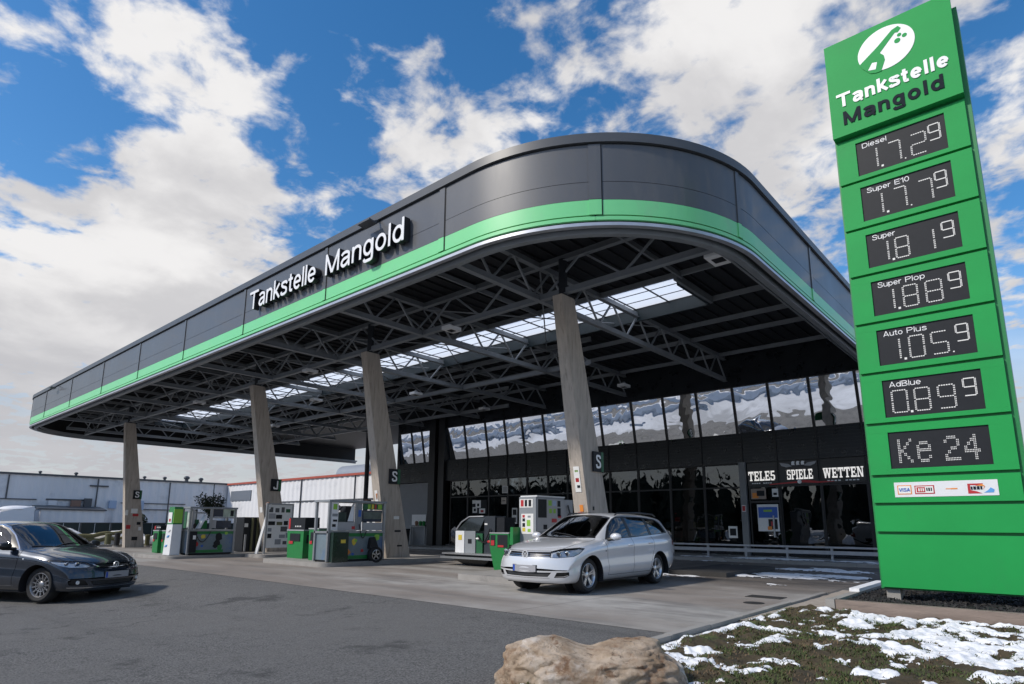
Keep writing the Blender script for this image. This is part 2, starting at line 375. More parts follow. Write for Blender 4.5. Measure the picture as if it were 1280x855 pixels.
# ------------------------------------------------------------------ ground
def sheet(name,xs,ys,zf,m,inside=None):
    bm=bmesh.new(); V={}
    for i,x in enumerate(xs):
        for j,y in enumerate(ys): V[i,j]=bm.verts.new((x,y,zf(x,y)))
    for i in range(len(xs)-1):
        for j in range(len(ys)-1):
            if inside is None or inside((xs[i]+xs[i+1])/2,(ys[j]+ys[j+1])/2):
                bm.faces.new((V[i,j],V[i+1,j],V[i+1,j+1],V[i,j+1]))
    bmesh.ops.delete(bm,geom=[v for v in bm.verts if not v.link_faces],context='VERTS')
    return link(name,bm,m,None,True)
def frange(a,b,n): return [a+(b-a)*i/n for i in range(n+1)]
def ground_mats():
    # asphalt: fine aggregate, tyre-worn lighter bands, cracks and oil spots
    m=bpy.data.materials.new('asphalt'); m.use_nodes=True; t=m.node_tree; b=t.nodes['Principled BSDF']
    tc=N(t,'ShaderNodeTexCoord'); v=tc.outputs['Object']
    def noi(s,d=6,r=.6,vec=v):
        n=N(t,'ShaderNodeTexNoise'); n.inputs['Scale'].default_value=s; n.inputs['Detail'].default_value=d; n.inputs['Roughness'].default_value=r; LK(t,vec,n.inputs['Vector']); return n.outputs['Fac']
    def mr(x,a,bb,c=0,d=1):
        n=N(t,'ShaderNodeMapRange',interpolation_type='SMOOTHSTEP'); LK(t,x,n.inputs[0])
        for i,q in enumerate((a,bb,c,d)): n.inputs[i+1].default_value=q
        return n.outputs[0]
    def mix(f,a,c):
        n=N(t,'ShaderNodeMix',data_type='RGBA'); LK(t,f,n.inputs[0])
        for i,q in ((6,a),(7,c)):
            if isinstance(q,tuple): n.inputs[i].default_value=(*q,1)
            else: LK(t,q,n.inputs[i])
        return n.outputs[2]
    agg=noi(58,5,.8); agg2=noi(22,3,.65); big=noi(.35,8,.62); mid=noi(2.2,7,.65)
    c=mix(mr(agg,.36,.66),(.038,.037,.036),(.28,.272,.262))
    c=mix(mr(agg2,.55,.68,0,.6),c,(.20,.195,.185)); c=mix(mr(noi(17,4,.7),.5,.7,0,.45),c,(.04,.04,.041))
    c=mix(mr(big,.35,.65,0,.5),c,(.16,.155,.148)); c=mix(mr(mid,.56,.75,0,.45),c,(.055,.054,.053))
    vo=N(t,'ShaderNodeTexVoronoi',feature='DISTANCE_TO_EDGE'); vo.inputs['Scale'].default_value=.33
    wv=N(t,'ShaderNodeVectorMath',operation='ADD'); LK(t,v,wv.inputs[0])
    ns=N(t,'ShaderNodeTexNoise'); ns.inputs['Scale'].default_value=1.6; ns.inputs['Detail'].default_value=6; LK(t,v,ns.inputs['Vector'])
    sc_=N(t,'ShaderNodeVectorMath',operation='SCALE'); LK(t,ns.outputs['Color'],sc_.inputs[0]); sc_.inputs['Scale'].default_value=1.2; LK(t,sc_.outputs[0],wv.inputs[1]); LK(t,wv.outputs[0],vo.inputs['Vector'])
    crk=mr(vo.outputs['Distance'],.0,.012,1,0); crk=math_node(t,'MULTIPLY',crk,mr(noi(.5,3),.54,.64,0,.6))
    c=mix(crk,c,(.02,.02,.021))
    tw=N(t,'ShaderNodeMapping'); tw.inputs['Rotation'].default_value=(0,0,.18); tw.inputs['Scale'].default_value=(.06,.9,1); LK(t,v,tw.inputs[0]); c=mix(mr(noi(1,6,.6,tw.outputs[0]),.52,.68,0,.40),c,(.06,.059,.058)); c=mix(mr(noi(.8,7,.7),.57,.66,0,.65),c,(.045,.044,.044))
    LK(t,c,b.inputs['Base Color']); LK(t,mr(mid,.3,.7,.75,.92),b.inputs['Roughness']); b.inputs['Specular IOR Level'].default_value=.35
    bp=N(t,'ShaderNodeBump'); bp.inputs['Distance'].default_value=.014; LK(t,agg,bp.inputs['Height']); LK(t,bp.outputs[0],b.inputs['Normal'])
    A=m
    # forecourt concrete: slabs with joints, stains, wet dark areas deeper under the roof
    m=bpy.data.materials.new('forecourt_concrete'); m.use_nodes=True; t=m.node_tree; b=t.nodes['Principled BSDF']
    tc=N(t,'ShaderNodeTexCoord'); v=tc.outputs['Object']
    sp=N(t,'ShaderNodeSeparateXYZ'); LK(t,v,sp.inputs[0]); X,Y=sp.outputs[0],sp.outputs[1]
    st=N(t,'ShaderNodeMapping'); st.inputs['Scale'].default_value=(.35,1.6,1); LK(t,v,st.inputs[0])
    fine=noi(60,4,.7,v); mid=noi(1.7,9,.66,v); big=noi(.28,8,.6,v); streak=noi(.9,8,.62,st.outputs[0]); brn=noi(.22,5,.55,st.outputs[0])
    c=mix(mr(mid,.28,.72),(.28,.268,.25),(.43,.415,.39))
    c=mix(mr(brn,.38,.60,0,.9),c,(.215,.178,.150))
    c=mix(mr(streak,.50,.68,0,.62),c,(.13,.12,.112))
    c=mix(mr(fine,.35,.75,0,.22),c,(.42,.41,.40))
    c=mix(mr(big,.56,.70,0,.5),c,(.12,.11,.105))
    # slab joints
    def joint(coord,pitch,off,w=.012):
        f=math_node(t,'FRACT',math_node(t,'DIVIDE',math_node(t,'ADD',coord,off),pitch)); f=math_node(t,'ABSOLUTE',math_node(t,'SUBTRACT',f,.5))
        return mr(f,.5-w/pitch,.5-w/pitch*.4,0,.7)
    j=math_node(t,'MAXIMUM',joint(X,5.0,1.1),joint(Y,3.4,.6)); c=mix(j,c,(.05,.047,.045))
    # wet, darker lane beside the shop entrance and damp ground under the roof
    wx=mr(X,-11.5,-8.0); wy=mr(Y,13.0,14.6); wn=noi(.75,8,.62,st.outputs[0])
    wet=math_node(t,'MULTIPLY',math_node(t,'MULTIPLY',wx,wy),mr(wn,.32,.44))
    c=mix(wet,c,(.030,.031,.034))
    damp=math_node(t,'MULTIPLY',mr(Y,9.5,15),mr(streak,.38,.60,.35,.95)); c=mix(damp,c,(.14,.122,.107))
    LK(t,c,b.inputs['Base Color'])
    rg=math_node(t,'SUBTRACT',mr(mid,.3,.7,.62,.85),math_node(t,'MULTIPLY',wet,.16)); LK(t,rg,b.inputs['Roughness'])
    bp=N(t,'ShaderNodeBump'); bp.inputs['Distance'].default_value=.003; LK(t,fine,bp.inputs['Height']); LK(t,bp.outputs[0],b.inputs['Normal'])
    Cc=m
    # open land: thawing snow over winter grass
    m=bpy.data.materials.new('snowy_field'); m.use_nodes=True; t=m.node_tree; b=t.nodes['Principled BSDF']
    tc=N(t,'ShaderNodeTexCoord'); v=tc.outputs['Object']
    c=mix(mr(noi(.05,9,.6,v),.34,.62),(.30,.31,.32),(.80,.81,.83)); LK(t,c,b.inputs['Base Color']); b.inputs['Roughness'].default_value=.8
    return A,Cc,m
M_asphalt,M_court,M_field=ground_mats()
far=[-3000,-1200,-500,-220,-120]+frange(-80,60,28)+[120,220,500,1200,3000]
struct(sheet('ground',far,far,lambda x,y:min(g(x,y),0)-.5-.004*max(0,abs(x)-90)**.5,M_field))
struct(sheet('asphalt_yard',frange(-78,14,92),[-6.5]+frange(-6,12,36)+[16,20,24.2,30,36],lambda x,y:g(x,y)-.004,M_asphalt))
# forecourt slab with a slightly ragged front edge and a chamfered right corner
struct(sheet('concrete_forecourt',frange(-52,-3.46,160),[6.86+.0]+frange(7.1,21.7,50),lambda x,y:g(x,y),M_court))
def kerb(x0,x1,y0,y1,h,name,m=None,bev=.02):
    mb=MB(); zb=min(g(x0,y0),g(x1,y1)); mb.box(x0,x1,y0,y1,zb-.2,max(g(x0,y0),g(x1,y1))+h); return mb.build(name,m or M_conc2,None,bev)
struct(sheet('shop_pavement',frange(-52,-3.0,40),[21.62,21.8,23,24.33],lambda x,y:g(x,y)+.10,mat('pavement_slabs',(.30,.29,.275),.85,0,.2,2.2,.003,50,dirt=(.07,.066,.062,.7),dscale=.8)))
mb=MB(); 
for i in range(24): 
    x=-52+i*2.05; z=g(x+1,21.5); mb.box(x,x+2.04,21.46,21.617,z-.2,z+.105)
struct(mb.build('kerb',M_conc2,None,.015))
# flush edging strip between forecourt and planted corner
mb=MB()
for i in range(8): y=4.5+i*1.0; mb.box(-3.455,-3.35,y,y+.99,-.2,.045+.004*(i%3))
struct(mb.build('kerb_edging',M_conc2,None,.012))
struct(sheet('gravel_path',frange(-3.345,-2.72,6),frange(8.35,13.5,20),lambda x,y:.012+.01*noise.noise((x*3,y*3,0)),M_cobble))
# ------------------------------------------------------------------ canopy
FY,FX,LX=8.39,-4.20,-49.6; CR=4.3
def canopy_path(off=0,yr=24.6,yl=34.0):
    """plan of the fascia line, from the right end round both curved corners; off>0 moves it inwards. returns points with arc length"""
    p=[(FX-off,yr)]
    for i in range(0,33):
        a=R(0-90*i/32); p.append((FX-CR+(CR-off)*math.cos(a),FY+CR+(CR-off)*math.sin(a)))
    for i in range(0,33):
        a=R(-90-90*i/32); p.append((LX+CR+(CR-off)*math.cos(a),FY+CR+(CR-off)*math.sin(a)))
    p.append((LX+off,yl)); return p
def ribbon(mb,pts,pin,z0,z1):
    """solid band between outer plan line pts and inner line pin"""
    bm=mb.bm; A=[[bm.verts.new((x,y,z)) for x,y in L] for z,L in ((z0,pts),(z1,pts),(z1,pin),(z0,pin))]
    n=len(pts)
    for k in range(4):
        P,Q=A[k],A[(k+1)%4]
        for i in range(n-1): bm.faces.new((P[i],P[i+1],Q[i+1],Q[i]))
    bm.faces.new([A[k][0] for k in range(4)]); bm.faces.new([A[k][-1] for k in range(4)][::-1])
def sub_path(s0,s1,off):
    """stretch of the fascia line between two arc lengths"""
    P=canopy_path(0); Q=canopy_path(off); S=[0]
    for a,b in zip(P,P[1:]): S.append(S[-1]+math.dist(a,b))
    def at(s):
        for i in range(len(S)-1):
            if s<=S[i+1]+1e-9:
                f=(s-S[i])/(S[i+1]-S[i]); return (P[i][0]+f*(P[i+1][0]-P[i][0]),P[i][1]+f*(P[i+1][1]-P[i][1])),(Q[i][0]+f*(Q[i+1][0]-Q[i][0]),Q[i][1]+f*(Q[i+1][1]-Q[i][1]))
        return P[-1],Q[-1]
    ss=[s0]+[s for s in S if s0+1e-3<s<s1-1e-3]+[s1]
    r=[at(s) for s in ss]; return [a for a,b in r],[b for a,b in r]
def arc_of(x=None,y=None):
    P=canopy_path(0); s=0; best=(1e9,0)
    for a,b in zip(P,P[1:]):
        L=math.dist(a,b); n=max(2,int(L/.02))
        for i in range(n+1):
            q=(a[0]+(b[0]-a[0])*i/n,a[1]+(b[1]-a[1])*i/n); d=math.dist(q,(x,y))
            if d<best[0]: best=(d,s+L*i/n)
        s+=L
    return best[1]
CAN=thing('station_canopy','huge dark grey fuel station canopy with green band, rounded corners and white lettering','canopy',(-16,16,7))
def build_canopy():
    total=arc_of(LX,34)
    joints=[0.0]+[arc_of(x,y) for x,y in [(-4.2,21.4),(-4.22,16.76),(-4.24,11.95),(-5.87,9.05),(-9.40,FY),(-13.98,FY),(-18.62,FY),(-23.25,FY),(-27.85,FY),(-32.5,FY),(-37.6,FY),(-42.6,FY),(-46.3,8.7),(LX,12.9),(LX,17.5),(LX,22.1),(LX,26.7),(LX,31)]]+[total]
    wide={4:.24,5:.17}
    for i,(a,b) in enumerate(zip(joints,joints[1:])):
        a2=a+.02; b2=b-.02
        mb=MB(); o,n=sub_path(a2,b2,.07); ribbon(mb,o,n,7.715,8.5); ribbon(mb,o,n,7.335,7.705)
        mb.build('fascia_panel',M_fascia,CAN,0,True)
        mb=MB(); ribbon(mb,o,n,7.02,7.33); o2,n2=sub_path(a2-.018,b2+.018,.06)
        ribbon(mb,o2,n2,6.92,6.995); mb.build('green_band',M_mint,CAN,0,True)
    for i,s in enumerate(joints[1:-1]):
        w=wide.get(i+1,.12)
        o1,n1=sub_path(s-w*.5,s+w*.5,-.022); m2=MB(); ribbon(m2,n1,o1,7.34,8.5); m2.build('joint_strip',M_fascia,CAN)
        m2=MB(); ribbon(m2,n1,o1,7.02,7.33); m2.build('green_joint_strip',M_mint,CAN)
        o1,n1=sub_path(s-w*.5-.022,s-w*.5-.001,-.010); m2=MB(); ribbon(m2,n1,o1,7.02,8.5); m2.build('joint_shadow',M_seam,CAN)  # black ribbon stands in for the shadow beside each strip
    P=canopy_path; mb=MB(); ribbon(mb,P(.08),P(.20),6.86,8.52); mb.build('fascia_backing',M_seam,CAN,0,True)
    mb=MB(); ribbon(mb,P(-.06),P(.30),8.53,8.72); mb.build('coping',M_coping,CAN,0,True)
    mb=MB(); ribbon(mb,P(-.01),P(.10),6.80,6.865); mb.build('gutter_pipe',M_gutter,CAN,0,True)
    mb=MB(); ribbon(mb,P(.22),P(.36),6.74,6.90); ribbon(mb,P(.50),P(.56),6.88,7.0); mb.build('edge_beam',M_steel,CAN,0,True)
    # roof deck with an opening for the rooflight strip
    zt,zb=8.20,8.10; YA,YB,XA,XB=15.3,17.1,-7.3,-46.0
    front=[(FX-.2,YA)]+[p for p in P(.2)[1:-1] if p[1]<YA]+[(LX+.2,YA)]
    mb=MB(); mb.hexa([(x,y,zb) for x,y in front],[(x,y,zt) for x,y in front])
    mb.box(XA,FX-.2,YA+.002,YB-.002,zb,zt); mb.box(LX+.2,XB,YA+.002,YB-.002,zb,zt); mb.box(LX+.2,FX-.2,YB,24.6,zb,zt); mb.box(LX+.2,-30.6,24.602,34,zb,zt)
    # ribs of the trapezoidal sheet
    x=LX+.6
    while x<FX-.5:
        y0=FY+.25+ (CR-math.sqrt(max(0,CR**2-max(0,(x-(FX-CR)),((LX+CR)-x))**2)))
        if not (XB<x<XA): mb.box(x,x+.05,y0,24.2,zb-.06,zb+.01)
        else: mb.box(x,x+.05,y0,YA-.05,zb-.06,zb+.01); mb.box(x,x+.05,YB+.05,24.2,zb-.06,zb+.01)
        x+=.42
    mb.build('roof_deck',M_deck,CAN)
    mb=MB(); mb.box(XB-.1,XA+.1,YA-.1,YA-.01,8.02,8.42); mb.box(XB-.1,XA+.1,YB+.01,YB+.1,7.72,8.42); mb.box(XA+.01,XA+.1,YA-.01,YB+.01,7.8,8.42); mb.box(XB-.1,XB-.01,YA-.01,YB+.01,7.8,8.42)
    mb.build('rooflight_kerb',M_teal,CAN)
    t=bpy.data.materials.new('translucent_rooflight'); t.use_nodes=True; tr=t.node_tree; tr.nodes.clear(); o=N(tr,'ShaderNodeOutputMaterial')
    a=N(tr,'ShaderNodeBsdfTranslucent'); a.inputs[0].default_value=(.93,.95,.97,1); d=N(tr,'ShaderNodeBsdfTransparent'); d.inputs[0].default_value=(.9,.93,.95,1)
    m=N(tr,'ShaderNodeMixShader'); m.inputs[0].default_value=.30; LK(tr,a.outputs[0],m.inputs[1]); LK(tr,d.outputs[0],m.inputs[2]); LK(tr,m.outputs[0],o.inputs[0])
    sky=MB(); sky.box(XB,XA,YA,YB,8.14,8.146); gl=sky.build('rooflight_glazing',t,CAN)
    mb=MB(); x=XA-1.16
    while x>XB: mb.box(x-.015,x+.015,YA,YB,8.10,8.137); x-=1.16
    for k in range(1,3): mb.box(XB,XA,YA+k*.6-.01,YA+k*.6+.01,8.115,8.134)
    mb.build('glazing_bar',M_pole_dark,CAN)
    # lattice girders
    zl,zu=7.03,7.93
    def chord(mb,p,q): # double angle: web and flange
        p=Vector(p);q=Vector(q); mb.beam(p,q,.055,.17); mb.beam(p-Vector((0,0,.075)),q-Vector((0,0,.075)),.15,.022)
    def truss_y(x,y0,y1):
        mb=MB(); chord(mb,(x,y0,zl),(x,y1,zl)); chord(mb,(x,y0+.55,zu),(x,y1,zu))
        n=round((y1-y0-.6)/.78); ys=[y0+.6+(y1-y0-.6)*i/n for i in range(n+1)]
        for i in range(n):
            a,b=(zl,zu) if i%2 else (zu,zl)
            mb.beam((x,ys[i],a),(x,ys[i+1],b),.05,.05)
        mb.beam((x,y0+.02,zl),(x,ys[0],zu),.05,.05)
        mb.build('lattice_girder',M_steel,CAN)
    def truss_x(y,x0,x1,z0=zl+.0,post=True):
        mb=MB(); z0=zl+.005; z1=zu+.004
        chord(mb,(x0,y,z0),(x1,y,z0)); chord(mb,(x0+.5,y,z1),(x1,y,z1))
        n=round(abs(x1-x0)/1.16); xs=[x0+(x1-x0)*i/n for i in range(n+1)]
        for i in range(n):
            a,b=(z0,z1) if i%2==0 else (z1,z0)
            mb.beam((xs[i],y,a),(xs[i+1],y,b),.05,.05)
        mb.build('lattice_girder',M_steel,CAN)
    for x in (-9.58,-14.22,-18.85,-23.5,-28.15,-32.8,-37.5,-42.2): truss_y(x,FY+.42,24.1)
    truss_y(-46.4,10.4,24.1)
    truss_x(12.03,-48.9,-4.75); truss_x(18.3,-49,-12.2); truss_x(22.6,-49,-20.0)
    for y in (9.9,14.95,17.35,19.4,21.0,23.6):
        mb=MB(); x0=FX-.45 if y>12 else -5.6; mb.beam((x0,y,7.96),(LX+.6,y,7.961),.075,.15); mb.build('purlin',M_steel,CAN)
    for x in (-7.0,-11.9,-16.5,-21.2,-25.8,-30.5,-35.1,-39.8,-44.5):
        mb=MB(); mb.beam((x,9.0 if x<-7.5 else 9.6,7.90),(x,15.0,7.90),.06,.13); mb.build('rafter',M_steel,CAN)
    mb=MB(); mb.beam((-7.15,14.9,7.9),(-7.15,17.3,7.9),.09,.2); mb.build('rafter',M_steel,CAN)
    # wind bracing in plan
    mb=MB()
    for i in range(8):
        x=-9.58-4.65*i; mb.tube((x,12.05,7.78),(x-4.65,18.3,7.80),.022,6); mb.tube((x-4.65,12.05,7.82),(x,18.3,7.84),.022,6)
    mb.build('bracing_rod',M_steel,CAN)
    # fascia lettering: white faces on deep dark returns
    for w,x0,x1 in (('Tankstelle',-17.86,-14.15),('Mangold',-13.70,-10.46)):
        mb=MB(); add_bm(mb,text_bm(w,x0,x1,7.57,.575,FY-.20,.014,.135)); mb.build('letter_face',M_letter,CAN)
        mb=MB(); add_bm(mb,text_bm(w,x0,x1,7.57,.575,FY-.186,.165,.135)); mb.build('letter_return',M_lside,CAN)
build_canopy()
def flood(x,z):
    t=thing('floodlight','small flat floodlight under the coping, '+('above the last letters of the white name' if x>-20 else 'near the far left end'),'floodlight',(x,FY-.1,z),'floodlights on the canopy fascia')
    mb=MB(); mb.hexa([(x-.24,FY-.36,z-.02),(x+.24,FY-.36,z-.02),(x+.24,FY-.13,z-.06),(x-.24,FY-.13,z-.06)],[(x-.24,FY-.36,z+.015),(x+.24,FY-.36,z+.015),(x+.24,FY-.13,z-.02),(x-.24,FY-.13,z-.02)]); mb.build('lamp_head',M_coping,t,.01)
    mb=MB(); mb.beam((x+.15,FY-.2,z),(x+.15,FY-.03,z+.10),.04); mb.build('arm',M_coping,t)
flood(-11.85,8.42); flood(-40.3,8.38)
def downlight(x,y,z,big,label):
    t=thing('downlight',label,'light fitting',(x,y,z),'light fittings under the canopy')
    mb=MB(); s=1.25 if big else 1
    mb.box(x-.17*s,x+.17*s,y-.24*s,y+.24*s,z-.06,z+.05); mb.build('housing',M_white,t,.025)
    mb=MB(); mb.box(x-.10*s,x+.10*s,y-.10*s,y+.10*s,z-.068,z-.058); mb.build('lens',M_screen,t)
    mb=MB(); mb.box(x-.05,x+.05,y-.05,y+.05,z+.05,z+.16); mb.build('bracket',M_steel,t)
downlight(-4.95,12.5,6.98,True,'large white box light under the near right corner of the canopy')
DL=[(-12.9,12.0,'in front of the second concrete column'),(-20.9,17.4,'above the third pump island'),(-21.1,22.0,'by the left shop windows'),(-13.0,21.9,'by the middle shop windows'),(-20.8,12.1,'just left of the second column from right'),(-25.6,15.3,'behind the third column from right'),(-30.5,12.0,'between the two leftmost columns'),(-34.5,18.0,'deep at the far left')]
for x,y,w in DL: downlight(x,y,6.90,False,'small white light fitting under the canopy '+w)
# ------------------------------------------------------------------ concrete columns
def column(x,label,sign,stickers,zt=6.885,b0=12.95,b1=13.95):
    zb=g(x,13)-.05; t=thing('concrete_column',label,'column',(x,13.0,zb),'leaning concrete columns of the canopy')
    mb=MB(); wb,wt=.225,.145
    lo=[(x-wb,b0,zb),(x+wb,b0,zb),(x+wb,b1,zb),(x-wb,b1,zb)]; hi=[(x-wt,11.78,zt),(x+wt,11.78,zt),(x+wt,12.32,zt),(x-wt,12.32,zt)]
    mb.hexa(lo,hi); mb.build('shaft',M_conc,t,.018)
    mb=MB(); mb.tube((x,12.04,zt-.002),(x,12.04,7.9),.11,16); mb.box(x-.16,x+.16,11.82,12.27,zt,zt+.025); mb.build('steel_post',M_pole_dark,t)
    def face_y(z): return b0+(11.78-b0)*(z-zb)/(zt-zb)
    def back_y(z): return b1+(12.32-b1)*(z-zb)/(zt-zb)
    def side_x(z): return x+wb+(wt-wb)*(z-zb)/(zt-zb)
    z=2.78; xs=side_x(z-.25)+.012; y1=back_y(z)+.045
    mb=MB(); mb.box(xs,xs+.05,y1-.44,y1,z-.25,z+.25); pl=mb.build('number_plate',M_screen,t,.006)
    mb=MB(); mb.box(xs+.0505,xs+.058,y1-.11,y1,z-.25,z+.25); mb.build('green_edge',M_dkgreen,pl)
    bm=text_bm(sign,-.10,.10,-.17,.34,0,.006,.17)
    bmesh.ops.rotate(bm,verts=bm.verts,cent=(0,0,0),matrix=Matrix.Rotation(R(90),3,'Z')); bmesh.ops.translate(bm,verts=bm.verts,vec=(xs+.066,y1-.24,z))
    link('numeral',bm,M_letter,pl)
    for (kind,z,dx,w,h,m) in stickers:
        if kind=='front':
            y=face_y(z); mb=MB(); a=math.atan((12.50-11.78)/(zt-zb)); dz=h/2
            mb.hexa([(x+dx-w/2,face_y(z-dz)-.014,z-dz),(x+dx+w/2,face_y(z-dz)-.014,z-dz),(x+dx+w/2,face_y(z-dz)-.002,z-dz),(x+dx-w/2,face_y(z-dz)-.002,z-dz)],[(x+dx-w/2,face_y(z+dz)-.014,z+dz),(x+dx+w/2,face_y(z+dz)-.014,z+dz),(x+dx+w/2,face_y(z+dz)-.002,z+dz),(x+dx-w/2,face_y(z+dz)-.002,z+dz)])
        else:
            mb=MB(); yc=(face_y(z)+back_y(z))/2+dx; sx=side_x(z-h/2)
            mb.hexa([(side_x(z-h/2)-.004,yc-w/2,z-h/2),(side_x(z-h/2)+.01,yc-w/2,z-h/2),(side_x(z-h/2)+.01,yc+w/2,z-h/2),(side_x(z-h/2)-.004,yc+w/2,z-h/2)],[(side_x(z+h/2)-.004,yc-w/2,z+h/2),(side_x(z+h/2)+.01,yc-w/2,z+h/2),(side_x(z+h/2)+.01,yc+w/2,z+h/2),(side_x(z+h/2)-.004,yc+w/2,z+h/2)])
        mb.build('sticker',m,t)
    return t
c4=column(-8.83,'nearest leaning concrete column, standing behind the silver estate car','S',[('front',2.32,0,.17,.62,M_paper),('front',2.30,.0,.10,.10,M_red),('front',1.62,.03,.10,.16,M_orange),('front',1.46,-.02,.12,.12,M_red),('front',2.52,0,.1,.05,M_lime),('front',2.14,.02,.09,.07,M_navy),('side',1.62,-.2,.06,.09,M_screen)])
z=2.95; mb=MB(); mb.box(-9.40,-9.03,13.0,13.04,z-.28,z+.24); pl=mb.build('number_plate',M_dkgreen,c4)
link('numeral',text_bm('S',-9.33,-9.10,z-.2,.36,12.99,.008,.17),M_letter,pl)
column(-16.95,'leaning concrete column beside the framed pump cabinet with the wheel','S',[('side',1.42,.12,.22,.10,M_paper),('side',.98,.1,.25,.06,M_screen),('side',.5,.1,.2,.05,M_screen),('front',2.05,0,.15,.5,M_paper),('front',2.1,.02,.09,.2,M_orange)])
column(-24.85,'leaning concrete column behind the leaning white board and poster board','J',[('front',1.75,.05,.2,.22,M_paper)])
column(-40.2,'farthest leaning concrete column, covered with stickers, in front of the white hall','S',[('side',1.85,.05,.34,.26,M_paper),('side',1.62,.1,.3,.14,M_red),('side',1.75,-.35,.14,.3,M_paper),('side',.95,-.3,.22,.22,M_red),('side',1.15,.25,.2,.16,M_screen),('side',.3,0,.3,.2,M_screen),('side',.85,.3,.15,.2,M_paper)],b0=12.5,b1=13.5)
# ------------------------------------------------------------------ shop building
YF=24.3
M_lit=mat('lit_lettering',(.8,.8,.8),.4,emit=(1,.98,.95,.42))
SHOP=thing('shop_building','black glazed filling station shop under the canopy with bright mirrored upper windows','shop',(-15,27,0))
LOWX=[-4.28,-4.9,-6.4,-7.85,-9.15,-10.82,-12.32,-13.85,-15.3,-16.6,-17.7,-18.9,-20.24,-21.54,-22.9,-24.5,-25.9]
UPX=[-4.28,-4.96,-6.52,-8.01,-9.4,-10.95,-12.49,-14.06,-15.75,-17.4,-19.16,-20.56,-21.77,-23.17,-24.79,-26.2]
UPL=[-27.5,-28.45,-29.4,-30.5]
def build_shop():
    zg=lambda x:g(x,24)+.1
    mb=MB(); mb.box(-30.6,-4.25,33.8,34,-.3,8.05); mb.box(-4.25,-4.1,YF-.02,34,-.3,8.05); mb.box(-30.75,-30.6,YF-.02,34,-.3,8.05); mb.build('wall',M_dark,SHOP)
    mb=MB(); mb.box(-30.6,-4.25,YF+.05,33.8,-.3,.115); mb.build('shop_floor',mat('shop_floor',(.10,.10,.10),.35),SHOP)
    mb=MB(); mb.box(-30.6,-4.25,YF+.25,33.8,3.75,4.55); mb.build('intermediate_floor',M_dark,SHOP)
    mb=MB(); mb.box(-30.6,-4.25,YF-.06,YF+.2,3.64,4.80); mb.box(-30.6,-4.25,YF-.04,YF+.2,6.74,8.06); sp=mb.build('spandrel',M_dark,SHOP)
    mb=MB()
    for i in range(9): z=3.70+i*.125; mb.hexa([(-30.58,YF-.072,z),(-4.27,YF-.072,z),(-4.27,YF-.062,z),(-30.58,YF-.062,z)],[(-30.58,YF-.068,z+.085),(-4.27,YF-.068,z+.085),(-4.27,YF-.062,z+.085),(-30.58,YF-.062,z+.085)])
    mb.build('cladding_board',M_dark,sp)
    for x in LOWX[:-1:1]: mb=MB(); mb.box(x-.02,x+.02,YF-.11,YF-.066,3.66,4.78); mb.build('cladding_joint',M_frame,sp)
    def window(x0,x1,z0,z1,tilt,m,dy=0,transom=None):
        w=.045; top=math.tan(R(tilt))*(z1-z0)
        Y=lambda z:YF+dy-(z-z0)/(z1-z0)*top
        mb=MB()
        def bar(xa,xb,za,zb,d=.05): mb.hexa([(xa,Y(za)-d,za),(xb,Y(za)-d,za),(xb,Y(za)+d,za),(xa,Y(za)+d,za)],[(xa,Y(zb)-d,zb),(xb,Y(zb)-d,zb),(xb,Y(zb)+d,zb),(xa,Y(zb)+d,zb)])
        bar(x0,x0+w,z0,z1); bar(x1-w,x1,z0,z1); bar(x0+w+.001,x1-w-.001,z0,z0+w); bar(x0+w+.001,x1-w-.001,z1-w,z1)
        if transom: bar(x0+w+.001,x1-w-.001,transom-.03,transom+.03)
        f=mb.build('window',M_frame,SHOP)
        mb=MB(); mb.hexa([(x0+w*.5,Y(z0)-.004,z0+.01),(x1-w*.5,Y(z0)-.004,z0+.01),(x1-w*.5,Y(z0)+.004,z0+.01),(x0+w*.5,Y(z0)+.004,z0+.01)],[(x0+w*.5,Y(z1)-.004,z1-.01),(x1-w*.5,Y(z1)-.004,z1-.01),(x1-w*.5,Y(z1)+.004,z1-.01),(x0+w*.5,Y(z1)+.004,z1-.01)])
        mb.build('pane',m,f)
    for a,b in zip(LOWX,LOWX[1:]): window(b+.002,a-.002,zg((a+b)/2)+.03,3.63,0,M_glass,.05,2.70)
    for a,b in zip(UPX,UPX[1:]): window(b+.002,a-.002,4.81,6.72,10,M_solar,.26)
    for a,b in zip(UPL,UPL[1:]): window(b+.002,a-.002,4.81,6.72,10,M_solar,.26)
    # dark pier, corner, roller gate
    mb=MB(); mb.box(-27.42,-26.9,YF-.35,YF+.2,-.3,8.06); mb.box(-26.75,-26.25,YF-.22,YF+.2,-.3,8.06); mb.box(-26.89,-26.76,YF-.1,YF+.2,-.3,8.06); mb.build('pier',M_frame,SHOP)
    mb=MB(); mb.box(-30.4,-27.45,YF-.02,YF+.04,-.2,3.60)
    for i in range(17): z=-.15+i*.22; mb.box(-30.38,-27.47,YF-.035,YF-.021,z,z+.20)
    mb.build('roller_gate',mat('gate_grey',(.23,.245,.265),.5,.1,.08,2),SHOP)
    # light pilaster beside the entrance and the entrance leaf with notices
    mb=MB(); mb.box(-9.30,-9.06,YF-.16,YF-.012,.1,3.66); mb.build('pilaster',mat('grey_pilaster',(.17,.18,.19),.45,.3,.1,3),SHOP)
    mb=MB(); mb.box(-9.0,-8.95,YF-.05,YF-.003,.12,2.66); mb.box(-7.9,-7.85,YF-.05,YF-.003,.12,2.66); mb.box(-8.95,-7.9,YF-.05,YF-.003,2.08,2.16); mb.box(-8.95,-7.9,YF-.05,YF-.003,.12,.24); d=mb.build('door',M_frame,SHOP)
    mb=MB(); mb.box(-8.15,-8.10,YF-.12,YF-.07,.8,1.6); mb.build('handle',M_pole,d)
